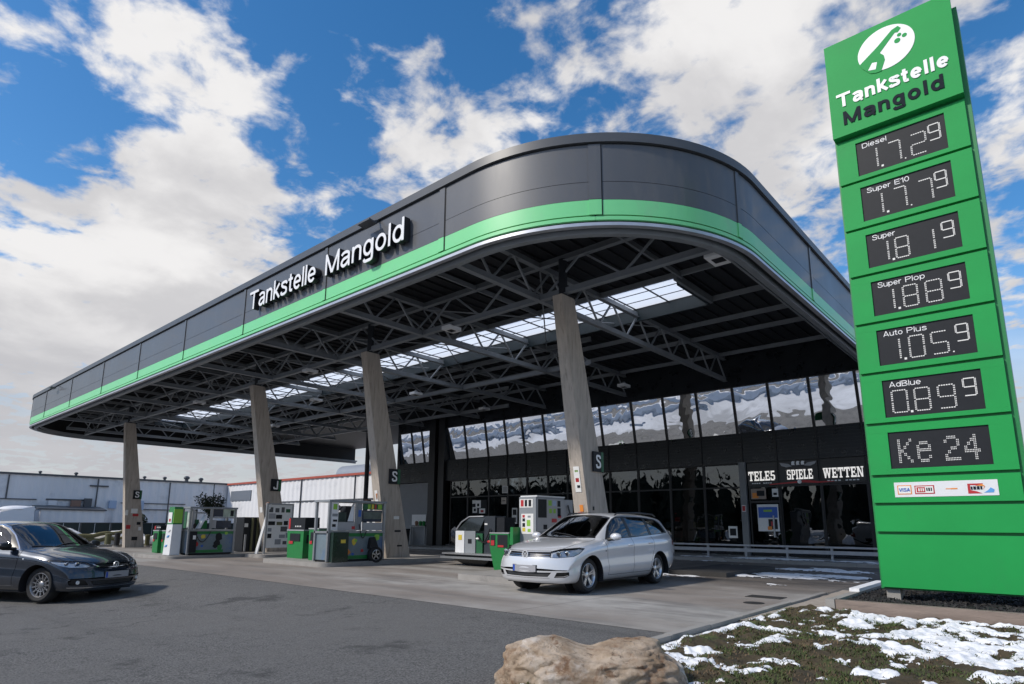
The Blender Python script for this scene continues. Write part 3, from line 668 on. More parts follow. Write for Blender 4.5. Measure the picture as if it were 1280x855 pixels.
    # three lettered panels above the entrance
    for (x0,x1,w,tx0,tx1) in ((-9.02,-7.88,'TELE5',-8.98,-7.98),(-7.80,-6.46,'SPIELE',-7.54,-6.64),(-6.36,-4.93,'WETTEN',-6.29,-4.99)):
        mb=MB(); mb.box(x0,x1,YF-.03,YF-.012,2.74,3.60); p=mb.build('lettered_panel',mat('panel_black',(.013,.013,.015),.3),SHOP)
        link('lettering',slab_text(w,tx0,tx1,2.92,.36,YF-.034),M_lit,p)
        if w!='SPIELE':
            mb=MB(); a=(tx0+tx1)/2; n=9
            for i in range(n):
                if i==4: continue
                x=tx0+.12+(tx1-tx0-.24)*i/n; mb.box(x,x+(tx1-tx0)/n*.55,YF-.033,YF-.0305,2.805,2.845)
            mb.build('small_print',M_paper,p)
    p=SHOP
    mb=MB(); mb.prism([(-8.2,2.745),(-7.0,2.80),(-6.5,2.76),(-5.95,2.79),(-5.95,2.815),(-6.46,2.82),(-6.9,2.89),(-7.3,2.84),(-8.2,2.78)],YF-.036,YF-.0315); mb.build('red_swoosh',M_red,SHOP)
    mb=MB(); mb.prism([(-7.78,3.56),(-7.45,3.50),(-7.35,3.40),(-7.55,3.38),(-7.72,3.44)],YF-.035,YF-.0312); mb.build('wing_emblem',mat('emblem_grey',(.35,.35,.36),.5),SHOP); mb=MB(); mb.prism([(-6.48,3.56),(-6.8,3.52),(-6.92,3.42),(-6.7,3.40),(-6.55,3.46)],YF-.035,YF-.0312); mb.build('wing_emblem',mat('emblem_grey',(.35,.35,.36),.5),SHOP)
    mb=MB()
    for i,(a) in enumerate((-7.36,-7.19,-7.02)): mb.prism([(a,3.45),(a+.12,3.45),(a+.10,3.52),(a+.13,3.58),(a+.04,3.60),(a,3.55)],YF-.0345,YF-.0305)
    mb.build('crown_emblem',M_letter,SHOP)
    mb=MB(); mb.lathe([(.075,0),(.075,-.006)],(-7.12,YF-.0305,2.835),16,'y'); mb.build('round_emblem',M_letter,SHOP)
build_shop_fn=build_shop
def slab_text(w,x0,x1,z0,cap,y):
    """bold slab-serif capitals"""
    G={'T':(.9,[(0,.80,.9,1),(.34,0,.56,1),(.22,0,.68,.12),(0,.62,.12,.81),(.78,.62,.9,.81)]),
       'E':(.85,[(.1,0,.32,1),(0,.84,.8,1),(0,0,.85,.16),(.3,.43,.6,.57),(.68,.68,.8,.85),(.73,.15,.85,.34),(.52,.36,.62,.64)]),
       'L':(.82,[(.1,0,.32,1),(0,.87,.44,1),(0,0,.82,.16),(.70,.15,.82,.38)]),
       'I':(.46,[(.12,0,.34,1),(0,.87,.46,1),(0,0,.46,.13)]),
       'S':(.75,[(.0,.5,.2,.92),(.08,.86,.66,1),(.6,.68,.72,1),(.12,.43,.62,.58),(.53,.1,.75,.52),(.1,0,.66,.14),(0,0,.13,.34)]),
       '5':(.75,[(.05,.45,.25,1),(.05,.84,.68,1),(.15,.46,.6,.61),(.53,.12,.75,.54),(.08,0,.62,.15),(0,.08,.16,.3)]),
       'P':(.8,[(.1,0,.32,1),(0,.87,.66,1),(0,0,.46,.13),(.58,.5,.8,.92),(.3,.42,.66,.55)]),
       'N':(1.0,[(.1,0,.25,1),(.76,0,.9,1),(0,.88,.3,1),(.62,.88,1.02,1),(0,0,.38,.12)]),
       'W':(1.3,[(0,.88,.4,1),(.45,.88,.8,1),(.92,.88,1.3,1)])}
    mb=MB(); x=0; items=[]
    for ch in w:
        wd,rs=G[ch]
        for r in rs: items.append([(x+r[0],r[1]),(x+r[2],r[1]),(x+r[2],r[3]),(x+r[0],r[3])])
        if ch=='N': items.append([(x+.12,1),(x+.36,1),(x+.90,0),(x+.66,0)])
        if ch=='W':
            for a,b in ((.12,.34),(.62,.34),(.62,.92),(1.16,.92)): items.append([(x+a-.1,1),(x+a+.1,1),(x+b+.09,0),(x+b-.09,0)])
        x+=wd+.10
    T=x-.10
    for k,q in enumerate(items): mb.prism([(x0+a/T*(x1-x0),z0+b*cap) for a,b in q],y-.004-.0004*(k%7),y)
    bmesh.ops.recalc_face_normals(mb.bm,faces=mb.bm.faces)
    return mb.bm
build_shop_fn()
def shop_inside():
    # shelves and stock that stand close behind the panes
    for i,x in enumerate((-24.9,-22.6,-20.6,-18.3,-14.6,-12.9,-11.4)):
        t=thing('shop_shelf','stocked shop shelf behind the '+['leftmost lower pane','pane left of the framed posters','pane behind the grey kiosk','pane behind the tall price cabinet','pane right of the nearest column','panes behind the silver estate car','panes left of the grey pilaster'][i],'shelf',(x,25.6,.115),'shelves inside the shop')
        mb=MB(); mb.box(x-.55,x-.52,25.4,25.8,.115,1.7); mb.box(x+.52,x+.55,25.4,25.8,.115,1.7)
        for k in range(4): mb.box(x-.52,x+.52,25.4,25.8,.25+k*.42,.28+k*.42)
        mb.build('rack',M_coping,t)
        for k in range(3):
            mb=MB(); xx=x-.5; rnd=random.Random(i*9+k)
            while xx<x+.42:
                w=rnd.uniform(.07,.14); mb.box(xx,xx+w-.01,25.42,25.6,.281+k*.42,.281+k*.42+rnd.uniform(.16,.32)); xx+=w
            mb.build('stock',[M_red,M_paper,M_yellow][(i+k)%3],t)
shop_inside()
def poster(name,label,x0,x1,z0,z1,y,bits,m=None,group=None,cat='poster'):
    t=thing(name,label,cat,((x0+x1)/2,y,z0),group)
    mb=MB(); mb.box(x0,x1,y-.012,y,z0,z1); mb.build('sheet',m or M_paper,t)
    for j,(a,b,c,d,mm) in enumerate(bits):
        mb=MB(); W_,H_=x1-x0,z1-z0; mb.box(x0+a*W_,x0+c*W_,y-.0165-.0004*j,y-.0125,z0+b*H_,z0+d*H_); mb.build('print',mm,t)
    return t
poster('poster','framed blue and white notice hanging inside the entrance door',-8.72,-7.94,1.02,2.02,YF-.055,[(.05,.5,.95,.9,M_blue),(.06,.05,.42,.46,M_paper),(.5,.08,.92,.45,M_black),(.3,.72,.7,.8,M_lime),(.62,.2,.75,.36,M_red),(.45,.05,.65,.18,M_orange)],M_white)
poster('poster','brown picture above the entrance door',-8.92,-8.35,2.22,2.62,YF-.055,[(.1,.1,.5,.6,M_orange),(.4,.3,.9,.8,M_screen)],mat('tan_print',(.30,.24,.20),.6))
poster('poster','small pale notice at the top right of the entrance door',-8.12,-7.9,2.3,2.6,YF-.06,[(.2,.2,.8,.5,M_screen)])
poster('poster','round white stickers on the pane left of the pumps',-24.1,-23.0,1.75,2.5,YF-.02,[(.02,.75,.3,1.0,M_paper),(.25,.45,.6,.98,M_letter),(.35,.55,.5,.75,M_screen),(.05,.1,.35,.5,M_paper),(.12,.2,.28,.4,M_screen),(.5,.05,.9,.4,M_letter),(.6,.12,.8,.28,M_red)],M_screen)
poster('poster','narrow white portrait poster on the shop pane, left of the tall cabinet',-21.2,-20.85,1.25,2.05,YF-.02,[(.15,.55,.85,.9,M_screen),(.2,.1,.8,.4,M_coping)])
poster('poster','small square pale sticker on the upper pane, left of the tall cabinet',-21.9,-21.5,2.82,3.2,YF-.02,[(.1,.1,.9,.9,mat('faint_print',(.45,.45,.44),.6))],M_paper)
poster('poster','small beige sticker on the pane under the square pale one',-21.95,-21.6,2.25,2.6,YF-.02,[(.2,.45,.8,.55,M_screen)],mat('beige_print',(.5,.44,.38),.6))
poster('poster','white notice low on the shop pane right of the silver car',-9.0-.9,-9.55,.75,1.2,YF-.02,[(.15,.2,.85,.8,M_screen)])
poster('poster','tiny red and white sticker on the grey pilaster',-9.26,-9.12,1.75,2.0,YF-.165,[(.1,.1,.9,.9,M_red)])
# ------------------------------------------------------------------ rail in front of the shop
def guard_rail():
    t=thing('guard_rail','long silver two-bar guard rail in front of the shop windows','railing',(-8,22.7,.1))
    x0,x1=-13.2,-2.6
    mb=MB(); mb.box(x0,x1,22.66,22.74,.50,.56); mb.build('top_bar',M_pole,t,.012)
    mb=MB(); mb.box(x0,x1,22.665,22.735,.30,.42); mb.build('lower_bar',M_pole,t,.012)
    x=x0+.25
    while x<x1:
        mb=MB(); mb.box(x-.035,x+.035,22.745,22.81,.0,.54); mb.build('post',M_pole,t,.008); x+=1.42
guard_rail()
# ------------------------------------------------------------------ price sign
PY=10.95
def price_sign():
    t=thing('price_sign','tall green price pylon with six fuel prices, logo and dark displays','price sign',(-1.25,11.2,.2))
    mb=MB(); mb.box(-2.185,-.285,PY+.06,PY+.42,.31,9.36); mb.build('body',M_signside,t,.012)
    for fx0 in (-2.13,-.52): mb=MB(); mb.box(fx0,fx0+.18,PY+.1,PY+.38,.02,.312); mb.build('foot',M_conc2,t,.01)
    mb=MB(); mb.box(-2.175,-.345,PY-.10,PY+.058,7.76,9.55); top=mb.build('name_panel',M_signgreen,t,.012)
    link('lettering',text_bm('Tankstelle',-2.06,-.465,8.295,.25,PY-.114,.013,.195),M_letter,top,label='white bold lettering')
    link('lettering',text_bm('Mangold',-1.99,-.56,7.945,.25,PY-.114,.013,.195),M_navy,top,label='dark navy bold lettering')
    mb=MB(); cx,cz,r=-1.262,9.055,.385
    poly=[(cx+r*1.07*math.cos(2*math.pi*i/48),cz+r*math.sin(2*math.pi*i/48)) for i in range(48)]; mb.prism(poly,PY-.108,PY-.1005); lg=mb.build('logo_disc',M_letter,top)
    mb=MB()
    mb.prism([(-1.62,8.84),(-1.66,8.93),(-1.38,9.13),(-1.15,9.325),(-1.06,9.35),(-1.02,9.29),(-1.07,9.235),(-1.11,9.25),(-1.17,9.19),(-1.35,9.00),(-1.30,8.93),(-1.29,8.84),(-1.36,8.665),(-1.44,8.67),(-1.52,8.70)],PY-.1115,PY-.1083)
    m3=MB(); m3.prism([(-1.545,8.765),(-1.475,8.875),(-1.405,8.855),(-1.435,8.735)],PY-.1145,PY-.1118); m3.build('nozzle_emblem',M_letter,lg)
    for x,z,q in ((-1.09,9.09,.045),(-1.055,9.18,.032),(-.985,9.135,.036)): mb.prism([(x+q*math.cos(k*.52),z+q*math.sin(k*.52)) for k in range(12)],PY-.1112,PY-.1083)
    mb.build('nozzle_emblem',M_signgreen,lg)
    S=[7.72,6.9,6.06,5.24,4.42,3.6,2.79,1.985,1.56,1.13,.315]
    tops=[7.6,6.78,5.93,5.11,4.29,3.47,2.65]; bots=[6.99,6.17,5.35,4.53,3.71,2.88,2.09]
    X0,X1=-2.155,-.355
    names=['Diesel','Super E10','Super','Super Plop','Auto Plus','AdBlue']
    for i in range(10):
        z1,z0=S[i]-.022,S[i+1]+.022
        mb=MB()
        if i<7:
            a,b,c,d=-1.872,-.628,bots[i],tops[i]
            mb.box(X0,X1,PY,PY+.055,d,z1); mb.box(X0,X1,PY,PY+.055,z0,c); mb.box(X0,a,PY,PY+.055,c+.0005,d-.0005); mb.box(b,X1,PY,PY+.055,c+.0005,d-.0005)
        else: mb.box(X0,X1,PY,PY+.055,z0,z1)
        p=mb.build('panel',M_signgreen,t,.006)
        if i<7:
            mb=MB(); mb.box(a+.002,b-.002,PY+.022,PY+.05,c+.002,d-.002); dsp=mb.build('display',M_screen,p)
            W_,H_=b-a,d-c
            if i<6:
                w={'Diesel':.36,'Super E10':.60,'Super':.32,'Super Plop':.64,'Auto Plus':.58,'AdBlue':.42}[names[i]]
                nm='Super Plus' if False else names[i]
                ws=nm.split(); tot=sum(len(q) for q in ws)+.8*(len(ws)-1); xx=a+.09
                for q in ws: dw=w*len(q)/tot; link('fuel_name',text_bm(q,xx,xx+dw,c+H_*.80,.085,PY+.0185,.003,.115),M_letter,dsp); xx+=dw+w*.8/tot
            led(i,a,c,W_,H_,dsp)
        if i==7:
            mb=MB(); mb.box(-1.86,-.615,PY-.006,PY-.0005,1.66,1.88); cb=mb.build('card_strip',M_white,p)
            y=PY-.0065
            def frame(x0,x1,z0,z1,m,w=.018,fill=M_paper):
                mb=MB(); mb.box(x0,x1,y-.003,y,z0,z1); mb.build('card_logo',m,cb); mb=MB(); mb.box(x0+w,x1-w,y-.0045,y-.0032,z0+w,z1-w); mb.build('card_logo',fill,cb)
            frame(-1.82,-1.64,1.70,1.835,M_orange,.012); link('card_lettering',text_bm('VISA',-1.80,-1.66,1.742,.05,y-.008,.003,.2),M_blue,cb)
            frame(-1.60,-1.355,1.70,1.825,M_red,.014)
            mb=MB(); mb.box(-1.575,-1.47,y-.0065,y-.0048,1.725,1.80); mb.build('card_logo',M_red,cb); mb=MB()
            for x,w in ((-1.555,.018),(-1.525,.014),(-1.50,.016)): mb.box(x,x+w,y-.008,y-.0067,1.74,1.785)
            mb.build('card_logo',M_paper,cb); mb=MB()
            for x,w in ((-1.455,.016),(-1.43,.02),(-1.40,.014)): mb.box(x,x+w,y-.0065,y-.0048,1.74,1.79)
            mb.build('card_logo',M_navy,cb)
            mb=MB(); mb.box(-1.22,-1.15,y-.002,y,1.76,1.772); mb.box(-1.16,-1.08,y-.0022,y,1.757,1.775); mb.build('card_logo',M_orange,cb)
            mb=MB(); mb.prism([(-.96,1.69),(-.80,1.69),(-.86,1.72),(-.93,1.74),(-.93,1.81),(-.80,1.80),(-.78,1.83),(-.96,1.83)],y-.003,y); mb.build('card_logo',M_red,cb)
            mb=MB(); mb.prism([(-.87,1.80),(-.79,1.82),(-.76,1.79),(-.79,1.74),(-.77,1.79)],y-.0045,y-.0031); mb.build('card_logo',M_orange,cb)
            mb=MB(); mb.prism([(-.78,1.70),(-.67,1.70),(-.66,1.74),(-.70,1.77),(-.73,1.735)],y-.003,y); mb.build('card_logo',mat('light_blue_print',(.10,.32,.65),.5),cb)
            mb=MB()
            for x,w in ((-.925,.02),(-.895,.03),(-.855,.03),(-.815,.02)): mb.box(x,x+w,y-.0062,y-.0047,1.745,1.79)
            mb.build('card_logo',M_navy,cb)
SEG={'0':'abcdef','1':'bc','2':'abged','5':'afgcd','7':'abc','8':'abcdefg','9':'abfgcd'}
def led(i,a,c,W_,H_,dsp):
    cur=[MB()]; y=PY+.0175; d=.0125
    def done(): cur[0].build('digit',M_led,dsp); cur[0]=MB()
    def dot(x,z,w=None,h=None): w=w or d;h=h or d; cur[0].box(x-w,x+w,y,y+.004,z-h,z+h)
    def digit(ch,x0,x1,z0,z1):
        zm=(z0+z1)/2; n=6
        def hor(z):
            for k in range(n): x=x0+(x1-x0)*(k+.75)/(n+.5); dot(x,z,.0105,.0075)
        def ver(x,za,zb):
            m=5
            for k in range(m):
                z=za+(zb-za)*(k+.75)/(m+.5)
                dot(x-.0068,z,.0045,.0095); dot(x+.0068,z,.0045,.0095)
        for s in SEG[ch]:
            if s=='a': hor(z1)
            if s=='g': hor(zm)
            if s=='d': hor(z0)
            if s=='b': ver(x1,zm,z1)
            if s=='c': ver(x1,z0,zm)
            if s=='f': ver(x0,zm,z1)
            if s=='e': ver(x0,z0,zm)
    X=lambda f:a+f*W_; Z=lambda f:c+f*H_
    lay={0:[('1',.10,.235),('7',.37,.50),('2',.62,.78)],1:[('1',.10,.235),('7',.37,.50),('7',.64,.78)],2:[('1',.10,.235),('8',.32,.46),('1',.60,.73)],3:[('1',.10,.235),('8',.34,.49),('8',.58,.74)],4:[('1',.10,.235),('0',.34,.49),('5',.57,.73)],5:[('0',.09,.25),('8',.33,.48),('9',.57,.73)]}
    if i<6:
        for ch,f0,f1 in lay[i]: digit(ch,X(f0),X(f1),Z(.12),Z(.70)); done()
        digit('9',X(.82),X(.935),Z(.37),Z(.80)); done()
        dot(X(.285),Z(.115),.016,.016)
        if i in (0,1,4): dot(X({0:.545,1:.545,4:.775}[i]),Z(.115),.009,.009)
    else:
        F={'K':['10001','10010','10100','11000','10100','10010','10001'],'e':['00000','01110','10001','11111','10000','10001','01110'],'2':['01110','10001','00001','00110','01000','10000','11111'],'4':['00010','00110','01010','10010','11111','00010','00010']}
        for ch,f0,f1 in (('K',.09,.24),('e',.285,.43),('2',.56,.71),('4',.75,.90)):
            for r,row in enumerate(F[ch]):
                for q,v in enumerate(row):
                    if v=='1':
                        x=X(f0)+(X(f1)-X(f0))*(q+.5)/5; z=Z(.80)-(Z(.80)-Z(.14))*(r+.5)/7
                        for ex in (-.0095,.0095):
                            for ez in (-.013,.013): dot(x+ex,z+ez,.0056,.0066)
            done()
    if len(cur[0].bm.verts): done()
price_sign()
# ------------------------------------------------------------------ works hall, fence and yard beyond the forecourt
def corrugated(mb,x0,y0,x1,y1,z0,z1,pitch=.35,depth=.05):
    """vertical trapezoid sheeting between two plan points"""
    L=math.dist((x0,y0),(x1,y1)); n=int(L/pitch)*4; ux,uy=(x1-x0)/L,(y1-y0)/L; nx,ny=uy,-ux; bm=mb.bm; lo=[];hi=[]
    for i in range(n+1):
        s=L*i/n; o=depth if i%4 in (1,2) else 0
        lo.append(bm.verts.new((x0+ux*s+nx*o,y0+uy*s+ny*o,z0))); hi.append(bm.verts.new((x0+ux*s+nx*o,y0+uy*s+ny*o,z1)))
    for i in range(n): bm.faces.new((lo[i],lo[i+1],hi[i+1],hi[i]))
M_sheet=mat('white_sheeting',(.72,.72,.73),.55,0,.07,.25,dirt=(.30,.31,.33,.35),dscale=.5)
M_sheet2=mat('shed_sheeting',(.76,.76,.77),.55,0,.07,.4)
M_roofred=mat('red_roof_edge',(.38,.075,.045),.55,0,.15,1)
def hall():
    t=thing('factory_hall','long white corrugated factory hall behind the forecourt with dark roof edge','hall',(-80,20,-.2))
    mb=MB(); corrugated(mb,-80,-8,-80,36,-.4,6.0,.9,.06); mb.build('wall',M_sheet,t)
    mb=MB(); mb.box(-110,-80.1,-8,60,-.4,5.9); mb.build('wall',M_sheet,t)
    mb=MB(); mb.box(-80.15,-79.8,-8,36,5.96,6.16); mb.build('roof_edge',M_coping,t)
    mb=MB()
    for y,z0,z1 in ((13.6,3.5,5.9),(21.5,.5,5.9),(29,1,5.9)): mb.box(-79.93,-79.86,y,y+.12,z0,z1)
    mb.box(-79.93,-79.84,10,16.2,3.42,3.52); mb.box(-79.93,-79.84,17.0,20.4,3.45,3.6); mb.box(-79.93,-79.8,20.8,22.6,5.05,5.2); mb.box(-79.93,-79.84,24,31,3.3,3.4); mb.box(-79.93,-79.84,26,29.5,2.6,2.7)
    mb.build('cable_duct',M_coping,t)
    for i,(y,m) in enumerate(((17.2,M_sheet2),(19.2,mat('brown_box',(.25,.15,.11),.7)),(22.8,mat('pale_blue_box',(.35,.45,.6),.6)),(25.4,mat('pale_blue_box',(.35,.45,.6),.6)),(20.4,M_coping))):
        mb=MB(); mb.box(-79.9,-79.5,y,y+.7+.2*(i%2),2.9-.1*i,3.4+.08*i); mb.build('wall_box',m,t)
    t2=thing('factory_hall','white corrugated hall with a red roof edge and a long grey window','hall',(-65,36,-.2))
    mb=MB(); corrugated(mb,-79.85,36,-34,36,-.4,5.9,.9,.06); mb.build('wall',M_sheet,t2)
    mb=MB(); mb.box(-79.8,-34,36.1,60,-.4,5.8); mb.build('wall',M_sheet,t2)
    mb=MB(); mb.box(-79.8,-34,35.8,36.15,5.90,6.12); mb.build('roof_edge',M_roofred,t2)
    mb=MB(); mb.box(-78.6,-73.3,35.86,35.99,3.9,5.1); mb.build('window',mat('grey_glazing',(.16,.18,.21),.25),t2)
    mb=MB(); mb.box(-70,-44,35.84,35.99,3.5,3.6); mb.box(-62,-61.88,35.84,35.99,0,5.9); mb.box(-52,-51.9,35.84,35.99,0,5.9); mb.build('cable_duct',M_coping,t2)
hall()
for i,(y,s,w) in enumerate(((12.2,.25,'leftmost'),(16.2,.3,'second from left'),(19.4,.35,'just left of the farthest column'),(26.2,.35,'just right of the farthest column'),(28.4,.4,'above the first pump island'),(30.9,.6,'largest of the row'),(32.6,.5,'nearest to the corner of the hall'))):
    t=thing('roof_vent','small dark vent on the white hall roof, '+w,'roof vent',(-80,y,6.15),'roof vents on the white hall')
    mb=MB(); mb.tube((-80,y,6.12),(-80,y,6.12+s*.6),s*.35,10); mb.ball((-80,y,6.12+s*.75),s*.55,s*.6,s*.4,12,8); mb.build('hood',M_coping,t,0,True)
def shed():
    t=thing('shed','low white corrugated lean-to shed in front of the hall with dark roof edge','shed',(-79,19,-.2))
    mb=MB(); corrugated(mb,-77.5,16.2,-77.5,21.9,-.4,2.42,.7,.05); mb.box(-79.7,-77.6,16.2,21.9,-.4,2.4); mb.build('wall',M_sheet2,t)
    mb=MB(); mb.hexa([(-77.3,15.9,2.42),(-77.3,22.0,2.36),(-79.8,22.0,2.70),(-79.8,15.9,2.76)],[(-77.3,15.9,2.55),(-77.3,22.0,2.49),(-79.8,22.0,2.84),(-79.8,15.9,2.9)]); mb.build('roof',M_coping,t)
    t=thing('shed','white snow covered trailer box left of the lean-to shed','shed',(-77,14.5,-.2))
    mb=MB(); mb.hexa([(-78,12.4,.2),(-75.5,12.4,.2),(-75.5,15.4,.2),(-78,15.4,.2)],[(-78,12.7,2.1),(-75.7,12.7,2.1),(-75.7,15.3,2.7),(-78,15.3,2.7)]); mb.build('box_body',M_sheet2,t,.15)
    mb=MB(); mb.ball((-77,14.2,2.4),1.4,1.5,.35,16,8); mb.build('snow_cap',M_snow,t,0,True)
    t=thing('shed','low white container at the far left behind the dark car','shed',(-77,9,-.2))
    mb=MB(); corrugated(mb,-76.0,6.0,-76.0,12.0,-.3,2.3,.5,.05); mb.box(-79.5,-76.1,6,12,-.3,2.3); mb.build('box_body',M_sheet2,t)
    mb=MB(); mb.box(-79.4,-75.9,5.9,12.1,2.302,2.38); mb.build('roof',M_coping,t)
    t=thing('roof_tank','grey cylindrical tank rising behind the red roof edge','tank',(-85,60,5.8))
    mb=MB(); mb.tube((-90,60,9.0),(-81.5,60,9.0),1.7,20); mb.build('tank_shell',mat('tank_grey',(.22,.24,.27),.5,.2,.1,.6),t,.1)
    mb=MB(); mb.box(-89,-88.5,59,61,5.5,7.6); mb.box(-83,-82.5,59,61,5.5,7.6); mb.build('leg',M_coping,t)
shed()
def bar_fence():
    t=thing('board_fence','dark teal board fence between the dark car and the farthest column','fence',(-55,14,-.2))
    mb=MB(); m=M_teal
    y=4.0
    while y<34: mb.box(-55.03,-54.97,y,y+.96,-.15,1.12); y+=1.0
    mb.build('board_panel',mat('fence_teal',(.012,.030,.036),.5,0,.2,1.5),t)
    mb=MB(); mb.box(-55.06,-54.93,4,34,1.12,1.17); mb.build('top_rail',M_coping,t)
    y=4
    for k in range(16): 
        mb=MB(); mb.box(-54.94,-54.86,y,y+.08,-.2,1.15); mb.build('post',M_coping,t); y+=2
bar_fence()
post=thing('drain_post','dark slender steel post left of the shop, reaching up to the canopy','post',(-33.9,24.3,-.2))
mb=MB(); mb.tube((-33.9,24.3,-.25),(-33.9,24.3,7.9),.15,14); mb.build('shaft',M_pole_dark,post,0,True); mb=MB(); mb.box(-34.15,-33.65,24.05,24.55,-.25,-.14); mb.build('foot_plate',M_coping,post); mb=MB(); mb.box(-33.72,-33.4,24.1,24.4,2.35,2.75); mb.build('lamp_box',mat('brown_box',(.25,.15,.11),.7),post,.02)
# snow heaps, kerb blocks, logs and posts around the farthest column
def lump(c,rx,ry,rz,seed,amp=.25,seg=24):
    bm=bmesh.new(); bmesh.ops.create_icosphere(bm,subdivisions=4,radius=1)
    for v in bm.verts:
        n=noise.fractal(v.co*1.6+Vector((seed*3.7,seed,0)),1,2,4); k=1+amp*n
        v.co=Vector((v.co.x*rx*k,v.co.y*ry*k,max(v.co.z,-.3)*rz*k))+Vector(c)
    return bm
for i,(x,y,rx,ry,rz) in enumerate(((-47,13.6,.9,1.6,.42),(-50,15.4,1.2,1.6,.5),(-45.5,15.6,.7,.9,.3),(-52,12.4,1.0,1.5,.5),(-48,17.6,1,1.3,.4))):
    tag(link('snow_heap',lump((x,y,-.22),rx,ry,rz*1.7,i+2),M_snow,None,True),'heap of old white snow by the dark fence, '+['in front of the mossy log','left of the farthest column','low one right of the farthest column','largest at the left end','behind the first pump island'][i],'snow heap',group='snow heaps along the fence')
M_moss=mat('mossy_wood',(.16,.15,.075),.9,0,.3,5,.01,20); M_olive=mat('olive_paint',(.115,.115,.055),.6,0,.25,4)
def log(p,q,r,w):
    mb=MB(); p=Vector(p);q=Vector(q); pts=[p+(q-p)*i/8+Vector((0,0,.05*math.sin(i*1.7))) for i in range(9)]; mb.path(pts,[r*(1-.04*i) for i in range(9)],10); tag(mb.build('log',M_moss,None,0,True),w,'log',group='logs by the fence')
log((-46.5,11.6,.25),(-46,14.3,.62),.16,'mossy log sloping up beside the yellow post'); log((-46.4,12.2,.05),(-45.8,14.2,.22),.14,'lower mossy log lying on the snow')
def short_post(x,y,h,r,label,m):
    t=thing('bollard',label,'bollard',(x,y,-.2),'posts beside the farthest column'); mb=MB(); mb.lathe([(r,-.2),(r,h-.12),(r*1.12,h-.1),(r*1.12,h-.03),(r*.8,h)],(x,y,0),14); mb.build('shaft',m,t,0,True); mb=MB(); mb.lathe([(r*1.5,-.21),(r*1.5,-.12)],(x,y,0),14); mb.build('foot',M_conc2,t)
short_post(-43.2,12.55,.55,.17,'mossy yellow post left of the farthest column',M_olive); short_post(-40.8,13.9,.5,.13,'dark post just right of the farthest column',M_olive); short_post(-41.1,12.4,.62,.14,'black post hugging the farthest column on its left',M_black)
mb=MB()
for i in range(9): y=11+i*.62; mb.box(-42.3,-42.0,y,y+.58,-.3,-.07)
tag(mb.build('stone_border',M_conc2,None,.03),'row of grey kerb blocks in front of the snow heaps','kerb stones')
def bush(x,y,z,r,h,label,seed):
    t=thing('bush',label,'bush',(x,y,z)); rnd=random.Random(seed)
    mb=MB(); 
    for k in range(5): a=rnd.uniform(0,6.28); mb.path([(x,y,z),(x+.15*math.cos(a)*r,y+.15*math.sin(a)*r,z+h*.4),(x+.5*math.cos(a)*r,y+.5*math.sin(a)*r,z+h*.8)],[.04,.03,.01],6)
    mb.build('stem',mat('bark',(.06,.045,.035),.9),t)
    bm=bmesh.new()
    for k in range(1500):
        u=rnd.random()**.4; a=rnd.uniform(0,6.28); b=math.acos(rnd.uniform(-.6,1))
        c=Vector((x+r*u*math.sin(b)*math.cos(a),y+r*u*math.sin(b)*math.sin(a),z+h*.55+h*.45*u*math.cos(b)))
        s=rnd.uniform(.04,.09)*max(1,h/2); d=Vector((rnd.gauss(0,1),rnd.gauss(0,1),rnd.gauss(0,1))).normalized(); e=d.orthogonal().normalized()
        q=[bm.verts.new(c+d*s),bm.verts.new(c+e*s*.5),bm.verts.new(c-d*s),bm.verts.new(c-e*s*.5)]; bm.faces.new(q)
    link('foliage',bm,M_leaf,t)
M_leaf=mat('dark_leaves',(.020,.034,.016),.7,0,.45,3)
M_leaf=mat('dark_leaves',(.020,.034,.016),.7,0,.45,3)
def fan_tree():
    x,y,z=-45,19.3,-.2; t=thing('small_tree','small dark tree with fanned branches behind the first pump cabinet','tree',(x,y,z)); rnd=random.Random(6)
    mb=MB(); mb.path([(x,y,z),(x,y,1.2),(x,y,1.7)],[.09,.07,.05],8); bm=bmesh.new()
    for k in range(26):
        a=rnd.uniform(0,6.28); L=rnd.uniform(.9,1.7); sp=rnd.uniform(.25,.75); pts=[Vector((x,y,1.3+rnd.random()*.4))]
        for q in range(1,6): f=q/5; pts.append(pts[0]+Vector((math.cos(a)*sp*L*f**.8,math.sin(a)*sp*L*f**.8,L*f*(1-.25*f*sp))))
        mb.path(pts,[.03,.022,.018,.013,.009,.005],5)
        for q in range(60):
            c=pts[rnd.randint(2,5)]+Vector((rnd.gauss(0,.10),rnd.gauss(0,.10),rnd.gauss(0,.12))); d=Vector((rnd.gauss(0,1),rnd.gauss(0,1),rnd.gauss(0,1))).normalized()*rnd.uniform(.04,.09); e=d.orthogonal()*.45
            bm.faces.new([bm.verts.new(c+d),bm.verts.new(c+e),bm.verts.new(c-d),bm.verts.new(c-e)])
    mb.build('trunk',mat('bark',(.06,.045,.035),.9),t); link('crown',bm,M_leaf,t)
bush(-58,18.9,-.2,.75,2.2,'dark rounded evergreen bush left of the farthest column, in front of the hall',4)
bush(-57,21.2,-.2,.45,2.0,'narrow dark evergreen bush right of the farthest column',5)
fan_tree()
mb=MB(); mb.tube((-45,19.3,-.2),(-45,19.3,3.9),.03,8); tag(mb.build('pole',M_pole_dark),'thin pole standing in the small dark treetop','pole')
